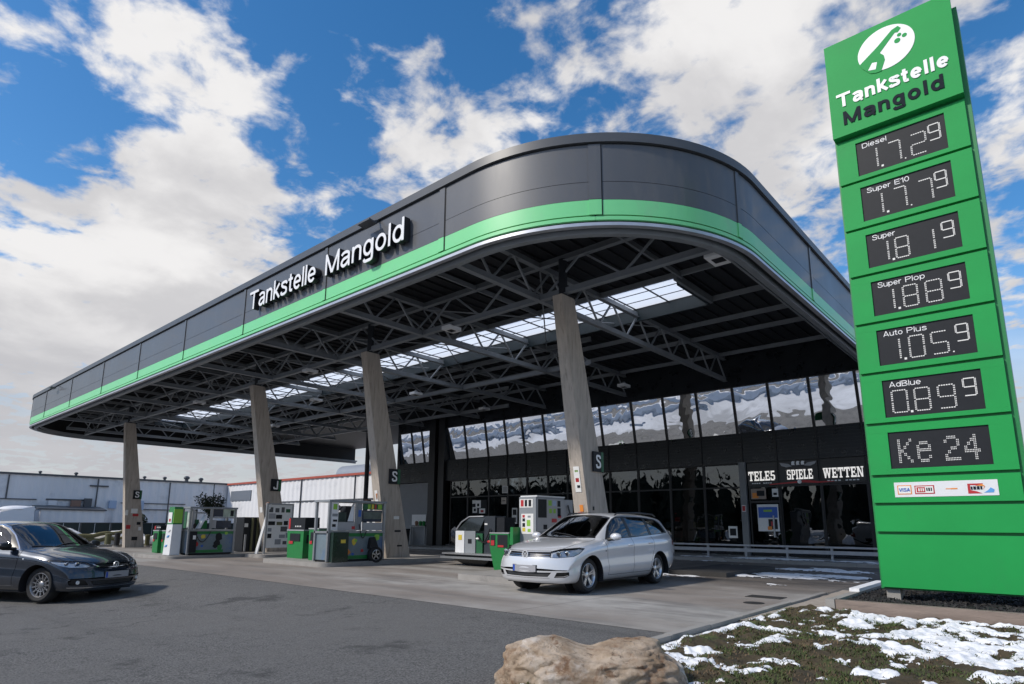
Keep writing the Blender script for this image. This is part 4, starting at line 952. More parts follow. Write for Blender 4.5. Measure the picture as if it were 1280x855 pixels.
# ------------------------------------------------------------------ land behind the photographer (unseen, added only for the window reflections)
def add_reflection_tree(x,y,h,seed):  # unseen tree, added only for what the panes mirror
    rnd=random.Random(seed); t=thing('reflection_tree','unseen leafless winter tree, added across the road for the shop window reflections','tree',(x,y,-.2),'unseen winter trees added for the reflections')
    mb=MB(); mb.path([(x,y,-.3),(x+.1,y,h*.3),(x,y+.1,h*.55),(x+.1,y,h)],[.22,.17,.11,.03],8)
    for k in range(26):
        z=h*rnd.uniform(.25,.9); a=rnd.uniform(0,6.28); L=h*.38*(1.1-z/h); mb.path([(x,y,z),(x+L*.5*math.cos(a),y+L*.5*math.sin(a),z+L*.35),(x+L*math.cos(a),y+L*math.sin(a),z+L*.9)],[.07,.04,.012],5)
    mb.build('trunk',mat('bark',(.06,.045,.035),.9),t)
    bm=bmesh.new()
    for k in range(500):
        c=Vector((x+rnd.gauss(0,h*.2),y+rnd.gauss(0,h*.2),h*rnd.uniform(.35,1.0))); d=Vector((rnd.gauss(0,1),rnd.gauss(0,1),rnd.gauss(0,1))).normalized(); e=d.orthogonal()
        bm.faces.new([bm.verts.new(c+d*.22),bm.verts.new(c+e*.05),bm.verts.new(c-d*.22)])
    link('crown',bm,mat('bark',(.06,.045,.035),.9),t)
bm=bmesh.new(); rnd=random.Random(11)  # unseen conifers, put here to darken what the lower panes mirror
for k in range(520):
    x=rnd.uniform(-150,40); y=-66-rnd.random()*16; h=rnd.uniform(8,13); 
    for (a,b,c) in ((0,.62,.30),(.3,.85,.22),(.6,1,.13)):
        ring=[bm.verts.new((x+h*c*math.cos(q*1.047)*rnd.uniform(.6,1),y+h*c*math.sin(q*1.047)*rnd.uniform(.6,1),h*a)) for q in range(6)]; tip=bm.verts.new((x,y,h*b))
        for q in range(6): bm.faces.new((ring[q],ring[(q+1)%6],tip))
o=link('reflection_conifers',bm,mat('conifer_dark',(.012,.020,.012),.8,0,.3,.5)); tag(o,'unseen dark belt of conifers, added to darken the lower window reflections','woodland',kind='stuff')
for i,(x,y,h) in enumerate(((-12,-62,8),)): add_reflection_tree(x,y,h,i)
mb=MB(); 
bm=bmesh.new()
xs=frange(-260,160,60); prev=None
for x in xs:
    h=7+6*noise.noise((x*.02,.3,0))+3*noise.noise((x*.07,2,0)); row=[bm.verts.new((x,-150,-1)),bm.verts.new((x,-190,h*.7)),bm.verts.new((x,-240,h)),bm.verts.new((x,-300,-1))]
    if prev:
        for a in range(3): bm.faces.new((prev[a],row[a],row[a+1],prev[a+1]))
    prev=row
struct(link('reflection_hills',bm,mat('wooded_hill',(.05,.055,.05),.9,0,.4,.08),None,True))  # unseen ridge, added only for the window reflections

def add_reflection_road():  # unseen road and banks, added as streaks for the upper panes to mirror
    bm=bmesh.new(); L=[]
    for i in range(61):
        x=-130+i*3.2; y=-27-9*math.sin(x*.028+.6); L.append((bm.verts.new((x,y-3.2,-.44)),bm.verts.new((x,y+3.2,-.43))))
    for a,b in zip(L,L[1:]): bm.faces.new((a[0],b[0],b[1],a[1]))
    struct(link('road',bm,M_asphalt))
    for k,off in enumerate((-4.2,4.0)):
        mb=MB(); mb.path([(-130+i*3.2,-27-9*math.sin((-130+i*3.2)*.028+.6)+off+.5*noise.noise((i*.4,k,0)),-.45) for i in range(61)],[.55+.35*noise.noise((i*.7,k,3)) for i in range(61)],6)
        tag(mb.build('reflection_bank',M_snow,None,0,True),'unseen snow bank added for the window reflections, on the '+('far' if k==0 else 'near')+' side of the road','snow bank')
add_reflection_road()
# ------------------------------------------------------------------ cars
def pchip(tab):
    xs=[a for a,b in tab]; ys=[b for a,b in tab]; n=len(xs); h=[xs[i+1]-xs[i] for i in range(n-1)]; d=[(ys[i+1]-ys[i])/h[i] for i in range(n-1)]; m=[0]*n
    m[0]=d[0]; m[-1]=d[-1]
    for i in range(1,n-1):
        if d[i-1]*d[i]>0:
            w1=2*h[i]+h[i-1]; w2=h[i]+2*h[i-1]; m[i]=(w1+w2)/(w1/d[i-1]+w2/d[i])
    def f(x):
        if x<=xs[0]: return ys[0]
        if x>=xs[-1]: return ys[-1]
        i=0
        while x>xs[i+1]: i+=1
        t=(x-xs[i])/h[i]; return (2*t**3-3*t**2+1)*ys[i]+(t**3-2*t**2+t)*h[i]*m[i]+(-2*t**3+3*t**2)*ys[i+1]+(t**3-t**2)*h[i]*m[i+1]
    return f
def car_paint(name,col,metal,rough,flake=.0):
    m=bpy.data.materials.new(name); m.use_nodes=True; t=m.node_tree; b=t.nodes['Principled BSDF']
    b.inputs['Base Color'].default_value=(*col,1); b.inputs['Metallic'].default_value=metal; b.inputs['Roughness'].default_value=rough; b.inputs['Coat Weight'].default_value=1; b.inputs['Coat Roughness'].default_value=.03
    tc=N(t,'ShaderNodeTexCoord'); n=N(t,'ShaderNodeTexNoise'); n.inputs['Scale'].default_value=2.5; n.inputs['Detail'].default_value=8; LK(t,tc.outputs['Object'],n.inputs['Vector'])
    sp=N(t,'ShaderNodeSeparateXYZ'); LK(t,tc.outputs['Object'],sp.inputs[0])
    mr=N(t,'ShaderNodeMapRange'); LK(t,sp.outputs[2],mr.inputs[0]); mr.inputs[1].default_value=.55; mr.inputs[2].default_value=.15; mr.inputs[3].default_value=0; mr.inputs[4].default_value=.55
    f=math_node(t,'MULTIPLY',mr.outputs[0],n.outputs['Fac'])
    mx=N(t,'ShaderNodeMix',data_type='RGBA'); LK(t,f,mx.inputs[0]); mx.inputs[6].default_value=(*col,1); mx.inputs[7].default_value=(.16,.15,.14,1); LK(t,mx.outputs[2],b.inputs['Base Color'])   # road dirt low on the body
    return m
M_cglass=glass('car_glass',.05,tint=(.42,.46,.46)); M_lens=glass('lamp_lens',.03,tint=(.93,.95,.97))
M_rubber=mat('tyre_rubber',(.016,.016,.017),.75,0,.2,30); M_alloy=mat('alloy_rim',(.62,.63,.65),.28,.85,.05,20); M_alloy2=mat('dull_alloy_rim',(.30,.30,.31),.35,.8,.1,20)
M_chrome=mat('chrome',(.75,.76,.78),.10,1.0); M_trim=mat('black_trim',(.010,.010,.011),.35); M_inner=mat('car_interior',(.022,.022,.024),.8,0,.1,8); M_seat=mat('seat_cloth',(.035,.035,.04),.9,0,.2,25)
M_reflector=mat('lamp_reflector',(.90,.91,.93),.25,.15,.16,34,.003,40); M_platem=mat('plate_grey',(.34,.34,.36),.4); M_euband=mat('plate_blue',(.01,.07,.42),.4); M_tail=mat('tail_lamp_red',(.30,.008,.012),.12,coat=1)
M_badge=mat('badge_silver',(.75,.76,.78),.30,.35)
M_disc=mat('brake_disc',(.08,.078,.075),.5,.6)
def make_car(S):
    P={k:pchip(v) for k,v in S['lines'].items()}
    xr,xf=S['rear'],S['front']
    def sec(x):
        zt,zb=P['zt'](x),P['zb'](x); H=zt-zb
        zbelt=min(P['zbelt'](x),zt-.01*H); yb=P['ybelt'](x); ye=P['yedge'](x); ze=min(P['zedge'](x),zt-.006*H); ym=P['ymax'](x)
        def zz(z): return max(zb,min(z,zbelt))
        lo=zbelt-zb
        pts=[(0,zb),(ym*.5,zb-.0004),(ym*.80,zb+.004),(ym*.93,zb+lo*.10),(ym*.992,zb+lo*.30),(ym*.982,zb+lo*.58),(ym,zb+lo*.83),(yb,zbelt),(ye,ze),(ye*.72,ze+(zt-ze)*.62),(ye*.36,ze+(zt-ze)*.92),(0,zt)]
        return pts
    sub=[4,3,3,6,6,5,5,12,6,6,6]
    def curve(pts):
        Q=[Vector((a,0,b)) for a,b in pts]; out=[]
        for i in range(len(Q)-1):
            p0=Q[i-1] if i else Q[i]*2-Q[i+1]; p1,p2=Q[i],Q[i+1]; p3=Q[i+2] if i+2<len(Q) else Vector((-Q[i].x,0,Q[i].z))
            if i==7: # side glass: nearly flat, with a slight barrel
                for k in range(sub[i]):
                    t=k/sub[i]; q=p1.lerp(p2,t); q.x+=.022*math.sin(math.pi*t)*min(1,(p2.z-p1.z)/.3); out.append(q)
                continue
            if i==6: p3=p2+(p2-p1)*.6
            if i==8: p0=p1-(p2-p1)*.7
            for k in range(sub[i]):
                t=k/sub[i]; out.append(.5*((2*p1)+(p2-p0)*t+(2*p0-5*p1+4*p2-p3)*t*t+(3*p1-p0-3*p2+p3)*t**3))
        out.append(Q[-1]); return out
    # stations, crowded towards nose and tail
    xs=[]; n=130
    for i in range(n+1):
        u=i/n; e=.5-.5*math.cos(math.pi*u); xs.append(xr+(xf-xr)*(.55*e+.45*u))
    extra=[xf-.002*k*k for k in range(1,9)]+[xr+.002*k*k for k in range(1,9)]
    xs=sorted(set(round(x,5) for x in xs+extra))
    def warp(x,y):
        kf=sst((x-S.get('kf0',1.05))/(xf-S.get('kf0',1.05))); kr=sst((-x-1.3)/(-xr-1.3)); a=min(1.2,abs(y)/.9)
        return x-kf*S['nose']*a**2.4+kr*S['tail']*a**2.6
    bm=bmesh.new(); rows=[]
    for x in xs:
        c=curve(sec(x)); L=[bm.verts.new((warp(x,q.x),q.x,q.z)) for q in c]; Rr=[bm.verts.new((warp(x,q.x),-q.x,q.z)) for q in c[1:-1]]
        rows.append(L+Rr[::-1])
    for A,B in zip(rows,rows[1:]):
        for k in range(len(A)): j=(k+1)%len(A); bm.faces.new((A[k],B[k],B[j],A[j]))
    bmesh.ops.recalc_face_normals(bm,faces=bm.faces)
    bm.normal_update()
    if sum(f.normal.z for f in bm.faces if f.calc_center_median().z>1.3)<0: bmesh.ops.reverse_faces(bm,faces=bm.faces)
    # smooth surface normals are kept by using one parent surface; cut it along the panel outlines
    ax=.9
    def fx(y): return xf-S['nose']*(abs(y)/.9)**2.4
    def cut(faces_sel,co,no):
        fs=[f for f in bm.faces if faces_sel(f)]
        geo=set(fs)|{e for f in fs for e in f.edges}|{v for f in fs for v in f.verts}
        bmesh.ops.bisect_plane(bm,geom=list(geo),dist=1e-5,plane_co=co,plane_no=no)
    regions=[]   # (name, test)
    def bbox(poly,m): return min(p[0] for p in poly)-m,max(p[0] for p in poly)+m,min(p[1] for p in poly)-m,max(p[1] for p in poly)+m
    def side_poly(name,poly,minny=.25,sgn=0,ymin=.35):
        a,b,c,d=bbox(poly,.06)
        def sel(f):
            q=f.calc_center_median(); return a<q.x<b and c<q.z<d and abs(q.y)>ymin and (sgn==0 or q.y*sgn>0)
        for i in range(len(poly)):
            p,q=poly[i-1],poly[i]; ea,eb,ec,ed=bbox([p,q],.05)
            def sel2(f,ea=ea,eb=eb,ec=ec,ed=ed):
                if not sel(f): return False
                q=f.calc_center_median(); return ea<q.x<eb and ec<q.z<ed
            cut(sel2,(p[0],0,p[1]),(q[1]-p[1],0,-(q[0]-p[0])))
        regions.append((name,lambda q,nrm: abs(q.y)>ymin and (sgn==0 or q.y*sgn>0) and _inside((q.x,q.z),poly)))
    def ang(p):
        y,z=p[0],p[1]; x=p[2] if len(p)>2 else fx(y); return math.atan2(y,x-ax),z,(x,y,z)
    def front_poly(name,poly,mirror=True):
        for s in ((1,-1) if mirror else (1,)):
            A=[ang(p) for p in poly]; pp=[(a*s,z) for a,z,_ in A]
            for i in range(len(A)):
                p,q=A[i-1],A[i]; P1=Vector((p[2][0],p[2][1]*s,p[2][2])); P2=Vector((q[2][0],q[2][1]*s,q[2][2])); C0=Vector((ax,0,(P1.z+P2.z)/2))
                if (P1-P2).length<1e-6: continue
                no=(P1-C0).cross(P2-C0)
                a0,a1=sorted((p[0]*s,q[0]*s)); z0,z1=sorted((p[1],q[1]))
                cut(lambda f: (lambda c: c.x>1.25 and a0-.06<math.atan2(c.y,c.x-ax)<a1+.06 and z0-.05<c.z<z1+.05)(f.calc_center_median()),P1,no)
            regions.append((name,lambda q,nrm,pp=pp: q.x>1.25 and _inside((math.atan2(q.y,q.x-ax),q.z),pp)))
    def top_poly(name,poly,zmin,nz=.15,mirror=False):
        for s in ((1,-1) if mirror else (1,)):
            pl=[(x,y*s) for x,y in poly]
            for i in range(len(pl)):
                p,q=pl[i-1],pl[i]; a,b,c,d=bbox([p,q],.07)
                cut(lambda f: (lambda m: a<m.x<b and c<m.y<d and m.z>zmin and f.normal.z>nz)(f.calc_center_median()),(p[0],p[1],0),(q[1]-p[1],-(q[0]-p[0]),0))
            regions.append((name,lambda q,nrm,pl=pl: q.z>zmin and nrm.z>nz and _inside((q.x,q.y),pl)))
    def strips(fn,name,pts,w,**k):
        for p,q in zip(pts,pts[1:]):
            d=Vector((q[0]-p[0],q[1]-p[1])).normalized(); nn=Vector((-d.y,d.x))*w/2
            fn(name,[(p[0]+nn.x,p[1]+nn.y),(q[0]+nn.x,q[1]+nn.y),(q[0]-nn.x,q[1]-nn.y),(p[0]-nn.x,p[1]-nn.y)],**k)
    S['cuts'](side_poly,front_poly,top_poly,strips)
    wb=1.3175
    for cx in (wb,-wb):
        pl=[(cx+S['arch']*math.cos(2*math.pi*i/40),.317+S['arch']*math.sin(2*math.pi*i/40)) for i in range(40)]
        side_poly('HOLE',pl,ymin=.45)
    bm.normal_update()
    group={}
    for f in bm.faces:
        q=f.calc_center_median(); nm='body'
        for name,test in regions[::-1]:
            if name=='HOLE' and test(q,f.normal): nm='HOLE'; break
        else:
            for name,test in regions:
                if test(q,f.normal): nm=name; break
        group.setdefault(nm,[]).append(f)
    # vertex normals of the uncut surface, so that separate panels shade as one sheet of metal
    vn={v:v.normal.copy() for v in bm.verts}
    root=thing(S['name'],S['label'],'car',(0,0,0))
    parts={}
    def piece(fs,name,m,off=0,parent=None,flip=False,label=None,ysign=0):
        if ysign: fs=[f for f in fs if f.calc_center_median().y*ysign>0]
        if not fs: return None
        me=bpy.data.meshes.new(name); mp={}; vs=[];nl=[];fc=[]
        for f in fs:
            idx=[]
            for v in f.verts:
                if v not in mp: mp[v]=len(vs); vs.append(tuple(v.co+vn[v]*off)); nl.append(tuple(vn[v]*(-1 if flip else 1)))
                idx.append(mp[v])
            fc.append(idx[::-1] if flip else idx)
        me.from_pydata(vs,[],fc); me.materials.append(m); me.polygons.foreach_set('use_smooth',[True]*len(fc))
        me.normals_split_custom_set_from_vertices(nl)
        o=bpy.data.objects.new(name,me); COL.objects.link(o); o.parent=parent or root; BASE[o.name]=Vector((0,0,0))
        if label: o['label']=label
        return o
    G=lambda n: group.get(n,[])
    paint=S['paint']
    body=piece(G('body'),'body',paint)
    bonnet=piece(G('bonnet'),'bonnet',paint)
    piece(G('seam'),'panel_gap',M_seam,-.006)
    piece(G('trim'),'window_trim',M_trim,-.003); piece(G('cowl'),'cowl',M_trim,-.012)
    piece(G('chromeline'),'chrome_strip',M_chrome,.003)
    piece(G('blackgrille'),'grille',M_trim,-.02); piece(G('intake'),'air_intake',M_trim,-.03)
    piece(G('windscreen'),'windscreen',M_cglass,-.004)
    piece(G('frit'),'windscreen_edge',M_trim,-.003)
    for sgn in (1,-1):
        for dn in ('front_door','rear_door'):
            d=piece(G(dn),'door',paint,ysign=sgn)
            gpc=piece(G(dn+'_glass'),'window',M_cglass,-.006,d,ysign=sgn)
            if d:
                hx,hz=S['handles'][dn]; yy=S['hy']*sgn
                mb=MB(); mb.path([(hx+.10,yy,hz-.005),(hx+.07,yy+.028*sgn,hz),(hx-.07,yy+.028*sgn,hz+.004),(hx-.10,yy,hz+.002)],[.010,.015,.015,.010],8); mb.build('handle',paint,d,0,True)
                mb=MB(); mb.ball((hx,yy-.004*sgn,hz-.012),.07,.012,.025); mb.build('handle_recess',M_trim,d,0,True)
        piece(G('quarter_glass'),'window',M_cglass,-.006,ysign=sgn)
        lens=piece(G('headlight'),'headlight',M_lens,0.0,ysign=sgn); piece(G('headlight'),'reflector',M_reflector,-.03,lens,ysign=sgn)
        piece(G('headlight_dark'),'lamp_bezel',M_trim,-.006,ysign=sgn)
        for (hx,hy,hz,r) in S['projectors']:
            mb=MB(); mb.lathe([(r*1.25,-.02),(r*1.3,.012),(r,.014)],(hx,hy*sgn,hz),20,'x'); mb.build('lamp_ring',M_chrome,lens,0,True)
            mb=MB(); mb.ball((hx+.004,hy*sgn,hz),.02,r*.95,r*.95); mb.build('projector',M_seam,lens,0,True)
        piece(G('tail'),'tail_lamp',M_tail,.004,ysign=sgn)
    # inside: lining, floor, dashboard, seats, steering wheel
    lin=[f for f in G('body')+G('front_door')+G('rear_door')+G('trim')+G('bonnet') if f.calc_center_median().z>.5 and not f.calc_center_median().x>2.0]
    piece(lin,'interior_lining',M_inner,-.03,flip=True)
    mb=MB(); mb.box(-2.05,1.15,-.62,.62,.30,.42); mb.hexa([(.62,-.68,.42),(1.0,-.68,.42),(1.0,.68,.42),(.62,.68,.42)],[(.68,-.66,.90),(.98,-.64,.90),(.98,.64,.90),(.68,.66,.90)]); mb.build('dashboard',M_inner,root,.03)
    for sy in (.36,-.36):
        mb=MB(); mb.hexa([(-.45,sy-.24,.42),(.12,sy-.24,.42),(.12,sy+.24,.42),(-.45,sy+.24,.42)],[(-.45,sy-.24,.58),(.12,sy-.24,.62),(.12,sy+.24,.62),(-.45,sy+.24,.58)]); mb.hexa([(-.50,sy-.23,.56),(-.34,sy-.23,.56),(-.34,sy+.23,.56),(-.50,sy+.23,.56)],[(-.66,sy-.19,1.10),(-.56,sy-.19,1.10),(-.56,sy+.19,1.10),(-.66,sy+.19,1.10)]); mb.box(-.69,-.60,sy-.12,sy+.12,1.13,1.30); mb.build('seat',M_seat,root,.04)
    mb=MB(); mb.hexa([(-1.35,-.62,.42),(-1.2,-.62,.42),(-1.2,.62,.42),(-1.35,.62,.42)],[(-1.5,-.58,1.05),(-1.4,-.58,1.05),(-1.4,.58,1.05),(-1.5,.58,1.05)]); mb.box(-1.55,-1.46,-.5,-.26,1.08,1.24); mb.box(-1.55,-1.46,.26,.5,1.08,1.24); mb.build('rear_bench',M_seat,root,.04)
    mb=MB(); mb.lathe([(.175,-.014),(.189,0),(.175,.014),(.161,0)],(0,0,0),24,'x',True); bmesh.ops.rotate(mb.bm,verts=mb.bm.verts,cent=(0,0,0),matrix=Matrix.Rotation(R(-25),3,'Y')); bmesh.ops.translate(mb.bm,verts=mb.bm.verts,vec=(.45,.36,.92)); mb.build('steering_wheel',M_inner,root,0,True)
    mb=MB(); mb.box(.14,.18,-.12,.12,1.30,1.36); mb.build('rear_view_mirror',M_trim,root,.012)
    # underbody, wheel wells and wheels
    mb=MB(); mb.box(-2.15,2.02,-.52,.52,.19,.60); mb.box(-.88,.88,-.78,.78,.185,.30); mb.box(-2.1,-1.75,-.6,.6,.27,.6); mb.build('underbody',M_seam,root)
    for cx in (wb,-wb):
        for s in (1,-1):
            mb=MB(); bmm=mb.bm; n=40; a=[bmm.verts.new((cx+S['arch']*math.cos(2*math.pi*i/n),s*.50,.317+S['arch']*math.sin(2*math.pi*i/n))) for i in range(n)]; b=[bmm.verts.new((cx+S['arch']*1.004*math.cos(2*math.pi*i/n),s*S['wellY'],.317+S['arch']*1.004*math.sin(2*math.pi*i/n))) for i in range(n)]
            for i in range(n):
                if .317+S['arch']*math.sin(2*math.pi*(i+.5)/n)>.22: bmm.faces.new((a[i],a[(i+1)%n],b[(i+1)%n],b[i]))
            bmm.faces.new(a); mb.build('wheel_liner',M_seam,root,0,True)
            wheel(root,cx,s,S)
    # mirrors
    for s in (1,-1):
        mb=MB(); mb.ball((.60,s*.955,1.00),.075,.118,.072,20,12)
        for v in mb.bm.verts:
            if v.co.x<.56: v.co.x=.56
        h=mb.build('door_mirror',S.get('mirror_paint',paint),root,0,True)
        mb=MB(); mb.path([(.66,s*.80,.945),(.63,s*.88,.955),(.61,s*.93,.965)],[.035,.03,.04],8); mb.build('mirror_foot',M_trim,h,0,True)
        mb=MB(); mb.box(.555,.559,s*.955-.085,s*.955+.085,.95,1.05); mb.build('mirror_glass',M_chrome,h)
    S['extras'](root,piece,G,fx)
    bm.free()
    c,s=math.cos(S['heading']),math.sin(S['heading'])
    root.location=S['loc']; root.rotation_euler=(S.get('pitch_roll',(0,0))[0],S.get('pitch_roll',(0,0))[1],S['heading'])
    return root
def wheel(root,cx,s,S):
    y0=s*.80; r=.317; w=.10
    steer=0
    mb=MB(); prof=[(r-.105,-w),(r-.05,-w-.012),(r-.018,-w+.004),(r-.004,-w+.03),(r,-w+.055),(r,w-.055),(r-.004,w-.03),(r-.018,w-.004),(r-.05,w+.012),(r-.105,w)]
    mb.lathe(prof,(0,0,0),44,'y',True)
    def place(m): bmesh.ops.translate(m.bm,verts=m.bm.verts,vec=(cx,s*(.80-w),r)); return m
    wl=place(mb).build('wheel',M_rubber,root,0,True,label=None)
    rm=S['rim']; o=s*w*.72; R0=r-.100
    mb=MB(); mb.lathe([(R0-.012,s*-.08),(R0-.012,s*.075),(R0+.002,s*.09),(R0+.006,s*.098),(R0-.006,s*.102),(R0-.022,s*.085),(R0-.03,s*.0),(R0-.03,s*-.08)],(0,0,0),44,'y',True)
    def spoke(a,r0,r1,w0,w1,dep0,dep1):
        d=Vector((math.cos(a),0,math.sin(a))); t=Vector((-math.sin(a),0,math.cos(a))); Y=Vector((0,s,0))
        mb.hexa([d*r0-t*w0+Y*(dep0-.03),d*r0+t*w0+Y*(dep0-.03),d*r0+t*w0*.8+Y*dep0,d*r0-t*w0*.8+Y*dep0],[d*r1-t*w1+Y*(dep1-.03),d*r1+t*w1+Y*(dep1-.03),d*r1+t*w1*.8+Y*dep1,d*r1-t*w1*.8+Y*dep1])
    if S['spokes']=='double':
        for k in range(5):
            a=k*2*math.pi/5+.3
            for e in (-.17,.17): spoke(a+e*.75,.045,R0-.012,.017,.014,.066,.083)
    else:
        for k in range(13): spoke(k*2*math.pi/13,.04,R0-.012,.012,.0155,.060,.080)
        mb.lathe([(.105,s*.05),(.108,s*.072),(.122,s*.074),(.125,s*.05)],(0,0,0),30,'y',True)
    mb.lathe([(.062,s*.02),(.062,s*.068),(.05,s*.076),(.001,s*.078)],(0,0,0),20,'y')
    place(mb).build('rim',rm,wl,0,True)
    mb=MB(); mb.lathe([(.155,s*.012),(.155,s*.03),(.001,s*.03)],(0,0,0),28,'y'); place(mb).build('brake_disc',M_disc,wl)
    mb=MB(); mb.lathe([(R0-.025,s*-.06),(.0,s*-.06)],(0,0,0),28,'y'); place(mb).build('wheel_back',M_seam,wl)
LINES=dict(
 zt=[(-2.36,.58),(-2.355,.72),(-2.335,.90),(-2.27,1.08),(-2.13,1.30),(-2.03,1.385),(-1.9,1.415),(-1.5,1.448),(-1.0,1.470),(-.45,1.474),(-.05,1.458),(.14,1.428),(.40,1.315),(.70,1.155),(1.0,.99),(1.08,.965),(1.3,.935),(1.6,.893),(1.85,.845),(2.0,.802),(2.08,.768),(2.13,.725),(2.165,.65),(2.185,.565),(2.20,.46)],
 zb=[(-2.36,.50),(-2.34,.38),(-2.27,.30),(-2.0,.24),(-1.5,.20),(-.9,.185),(.9,.185),(1.6,.19),(2.0,.195),(2.11,.205),(2.16,.235),(2.185,.30),(2.20,.42)],
 zbelt=[(-2.36,.56),(-2.34,.80),(-2.28,.98),(-2.0,1.03),(-1.2,1.0),(-.3,.972),(.5,.945),(.85,.925),(1.1,.90),(1.4,.868),(1.7,.832),(1.9,.788),(2.05,.73),(2.12,.67),(2.17,.575),(2.2,.44)],
 ybelt=[(-2.36,.70),(-2.2,.73),(-1.9,.765),(-1.2,.81),(-.3,.825),(.6,.818),(1.0,.815),(1.4,.822),(1.7,.812),(1.95,.77),(2.1,.72),(2.2,.62)],
 zedge=[(-2.36,.57),(-2.34,.85),(-2.28,1.02),(-2.12,1.22),(-1.95,1.325),(-1.5,1.385),(-1.0,1.41),(-.4,1.415),(0,1.392),(.14,1.355),(.4,1.225),(.7,1.06),(.9,.962),(1.05,.928),(1.4,.895),(1.7,.858),(1.9,.815),(2.05,.757),(2.12,.695),(2.17,.60),(2.2,.45)],
 yedge=[(-2.36,.62),(-2.2,.60),(-1.95,.585),(-1.5,.60),(-.9,.612),(-.3,.612),(0,.605),(.14,.605),(.4,.638),(.7,.69),(.9,.715),(1.05,.715),(1.4,.70),(1.8,.66),(2.05,.60),(2.2,.50)],
 ymax=[(-2.36,.74),(-2.25,.80),(-2.0,.855),(-1.5,.893),(-1.0,.897),(0,.895),(.9,.892),(1.3,.897),(1.6,.895),(1.9,.875),(2.1,.84),(2.2,.78)])
def estate_cuts(side,front,top,strips):
    # glass first so that it wins over the trim round it
    side('front_door_glass',[(.60,.968),(-.155,.992),(-.155,1.372),(.02,1.372),(.16,1.32),(.38,1.195)],ymin=.5)
    side('rear_door_glass',[(-.25,.995),(-1.02,1.017),(-.99,1.364),(-.25,1.377)],ymin=.5)
    side('quarter_glass',[(-1.12,1.022),(-1.84,1.075),(-1.70,1.255),(-1.58,1.318),(-1.09,1.358)],ymin=.5)
    side('trim',[(.74,.948),(-.2,.972),(-1.9,1.05),(-1.93,1.085),(-1.74,1.285),(-1.6,1.345),(-1.0,1.386),(-.2,1.396),(.03,1.388),(.19,1.333),(.42,1.205)],ymin=.5)
    strips(side,'seam',[(.79,.955),(.80,.80),(.745,.48),(.735,.30)],.009,ymin=.5)
    strips(side,'seam',[(-.205,.975),(-.215,.60),(-.19,.30)],.009,ymin=.5)
    strips(side,'seam',[(-1.06,1.0),(-1.07,.74),(-1.01,.60),(-.93,.47),(-.885,.30)],.009,ymin=.5)
    strips(side,'seam',[(.74,.30),(-.89,.30)],.008,ymin=.5)
    side('front_door',[(.785,.955),(.796,.80),(.741,.48),(.731,.304),(-.186,.304),(-.211,.60),(-.201,.985)],ymin=.5)
    side('rear_door',[(-.209,.975),(-.219,.60),(-.194,.304),(-.881,.304),(-.926,.47),(-1.006,.60),(-1.066,.74),(-1.056,1.01)],ymin=.5)
    side('tail',[(-2.30,.74),(-2.02,.80),(-2.0,.86),(-2.08,.93),(-2.34,.96)],ymin=.5)
    WS=[(1.005,0),(.985,.25),(.925,.46),(.83,.628),(.33,.575),(.165,.545),(.185,.3),(.19,0)]
    top('windscreen',WS+[(x,-y) for x,y in WS[-2:0:-1]],.9,.12)
    FR=[(1.03,0),(1.01,.26),(.95,.48),(.85,.66),(.33,.60),(.145,.57),(.163,.3),(.165,0)]
    top('frit',FR+[(x,-y) for x,y in FR[-2:0:-1]],.9,.12)
    CW=[(1.075,0),(1.055,.26),(.99,.50),(.90,.69),(.85,.66),(.95,.48),(1.01,.26),(1.03,0)]
    top('cowl',CW+[(x,-y) for x,y in CW[-2:0:-1]],.85,.12)
    strips(top,'seam',[(.94,.70),(1.35,.695),(1.7,.655),(1.86,.60)],.010,zmin=.7,nz=.1,mirror=True)
    front('chromeline',[(0,.662),(.495,.666),(.495,.671),(0,.667)]); front('chromeline',[(0,.693),(.50,.699),(.50,.703),(0,.697)])
    front('blackgrille',[(0,.648),(.505,.652),(.51,.742),(0,.735)])
    front('headlight_dark',[(.515,.652),(.62,.648),(.80,.672,1.80),(.855,.70,1.70),(.865,.745,1.62),(.85,.80,1.52),(.80,.812,1.60),(.70,.790,1.86),(.525,.738)][::1]) if False else None
    front('headlight',[(.515,.652),(.64,.648),(.80,.672,1.81),(.845,.715,1.68),(.858,.792,1.54),(.80,.806,1.62),(.66,.782),(.52,.742)])
    front('headlight_dark',[(.505,.644),(.64,.639),(.81,.663,1.81),(.857,.710,1.68),(.870,.802,1.51),(.80,.818,1.60),(.66,.793),(.51,.750)])
    strips(lambda n,p,**k: front(n,p),'seam',[(0,.752),(.52,.758)],.008)
    front('chromeline',[(0,.292),(.50,.296),(.50,.304),(0,.30)])
    front('intake',[(0,.315),(.47,.320),(.535,.395),(0,.385)])
    front('chromeline',[(.60,.318),(.72,.322),(.79,.345),(.785,.353),(.71,.332),(.60,.327)])
    front('intake',[(.575,.305),(.74,.312),(.80,.345),(.80,.405),(.70,.40),(.62,.395)])
    strips(side,'seam',[(1.70,.63),(2.0,.60)],.0,ymin=.9)
def plate(root,x,z,tilt=0,eu=-1):
    mb=MB(); mb.box(x,x+.012,-.26,.26,z-.056,z+.056); p=mb.build('number_plate',M_platem,root,.003)
    mb=MB(); mb.box(x+.0122,x+.0135,-.258,-.215,z-.052,z+.052); mb.build('blue_band',M_euband,p)
    mb=MB(); mb.box(x-.02,x,-.275,.275,z-.068,z+.062); mb.build('plate_holder',M_trim,p)
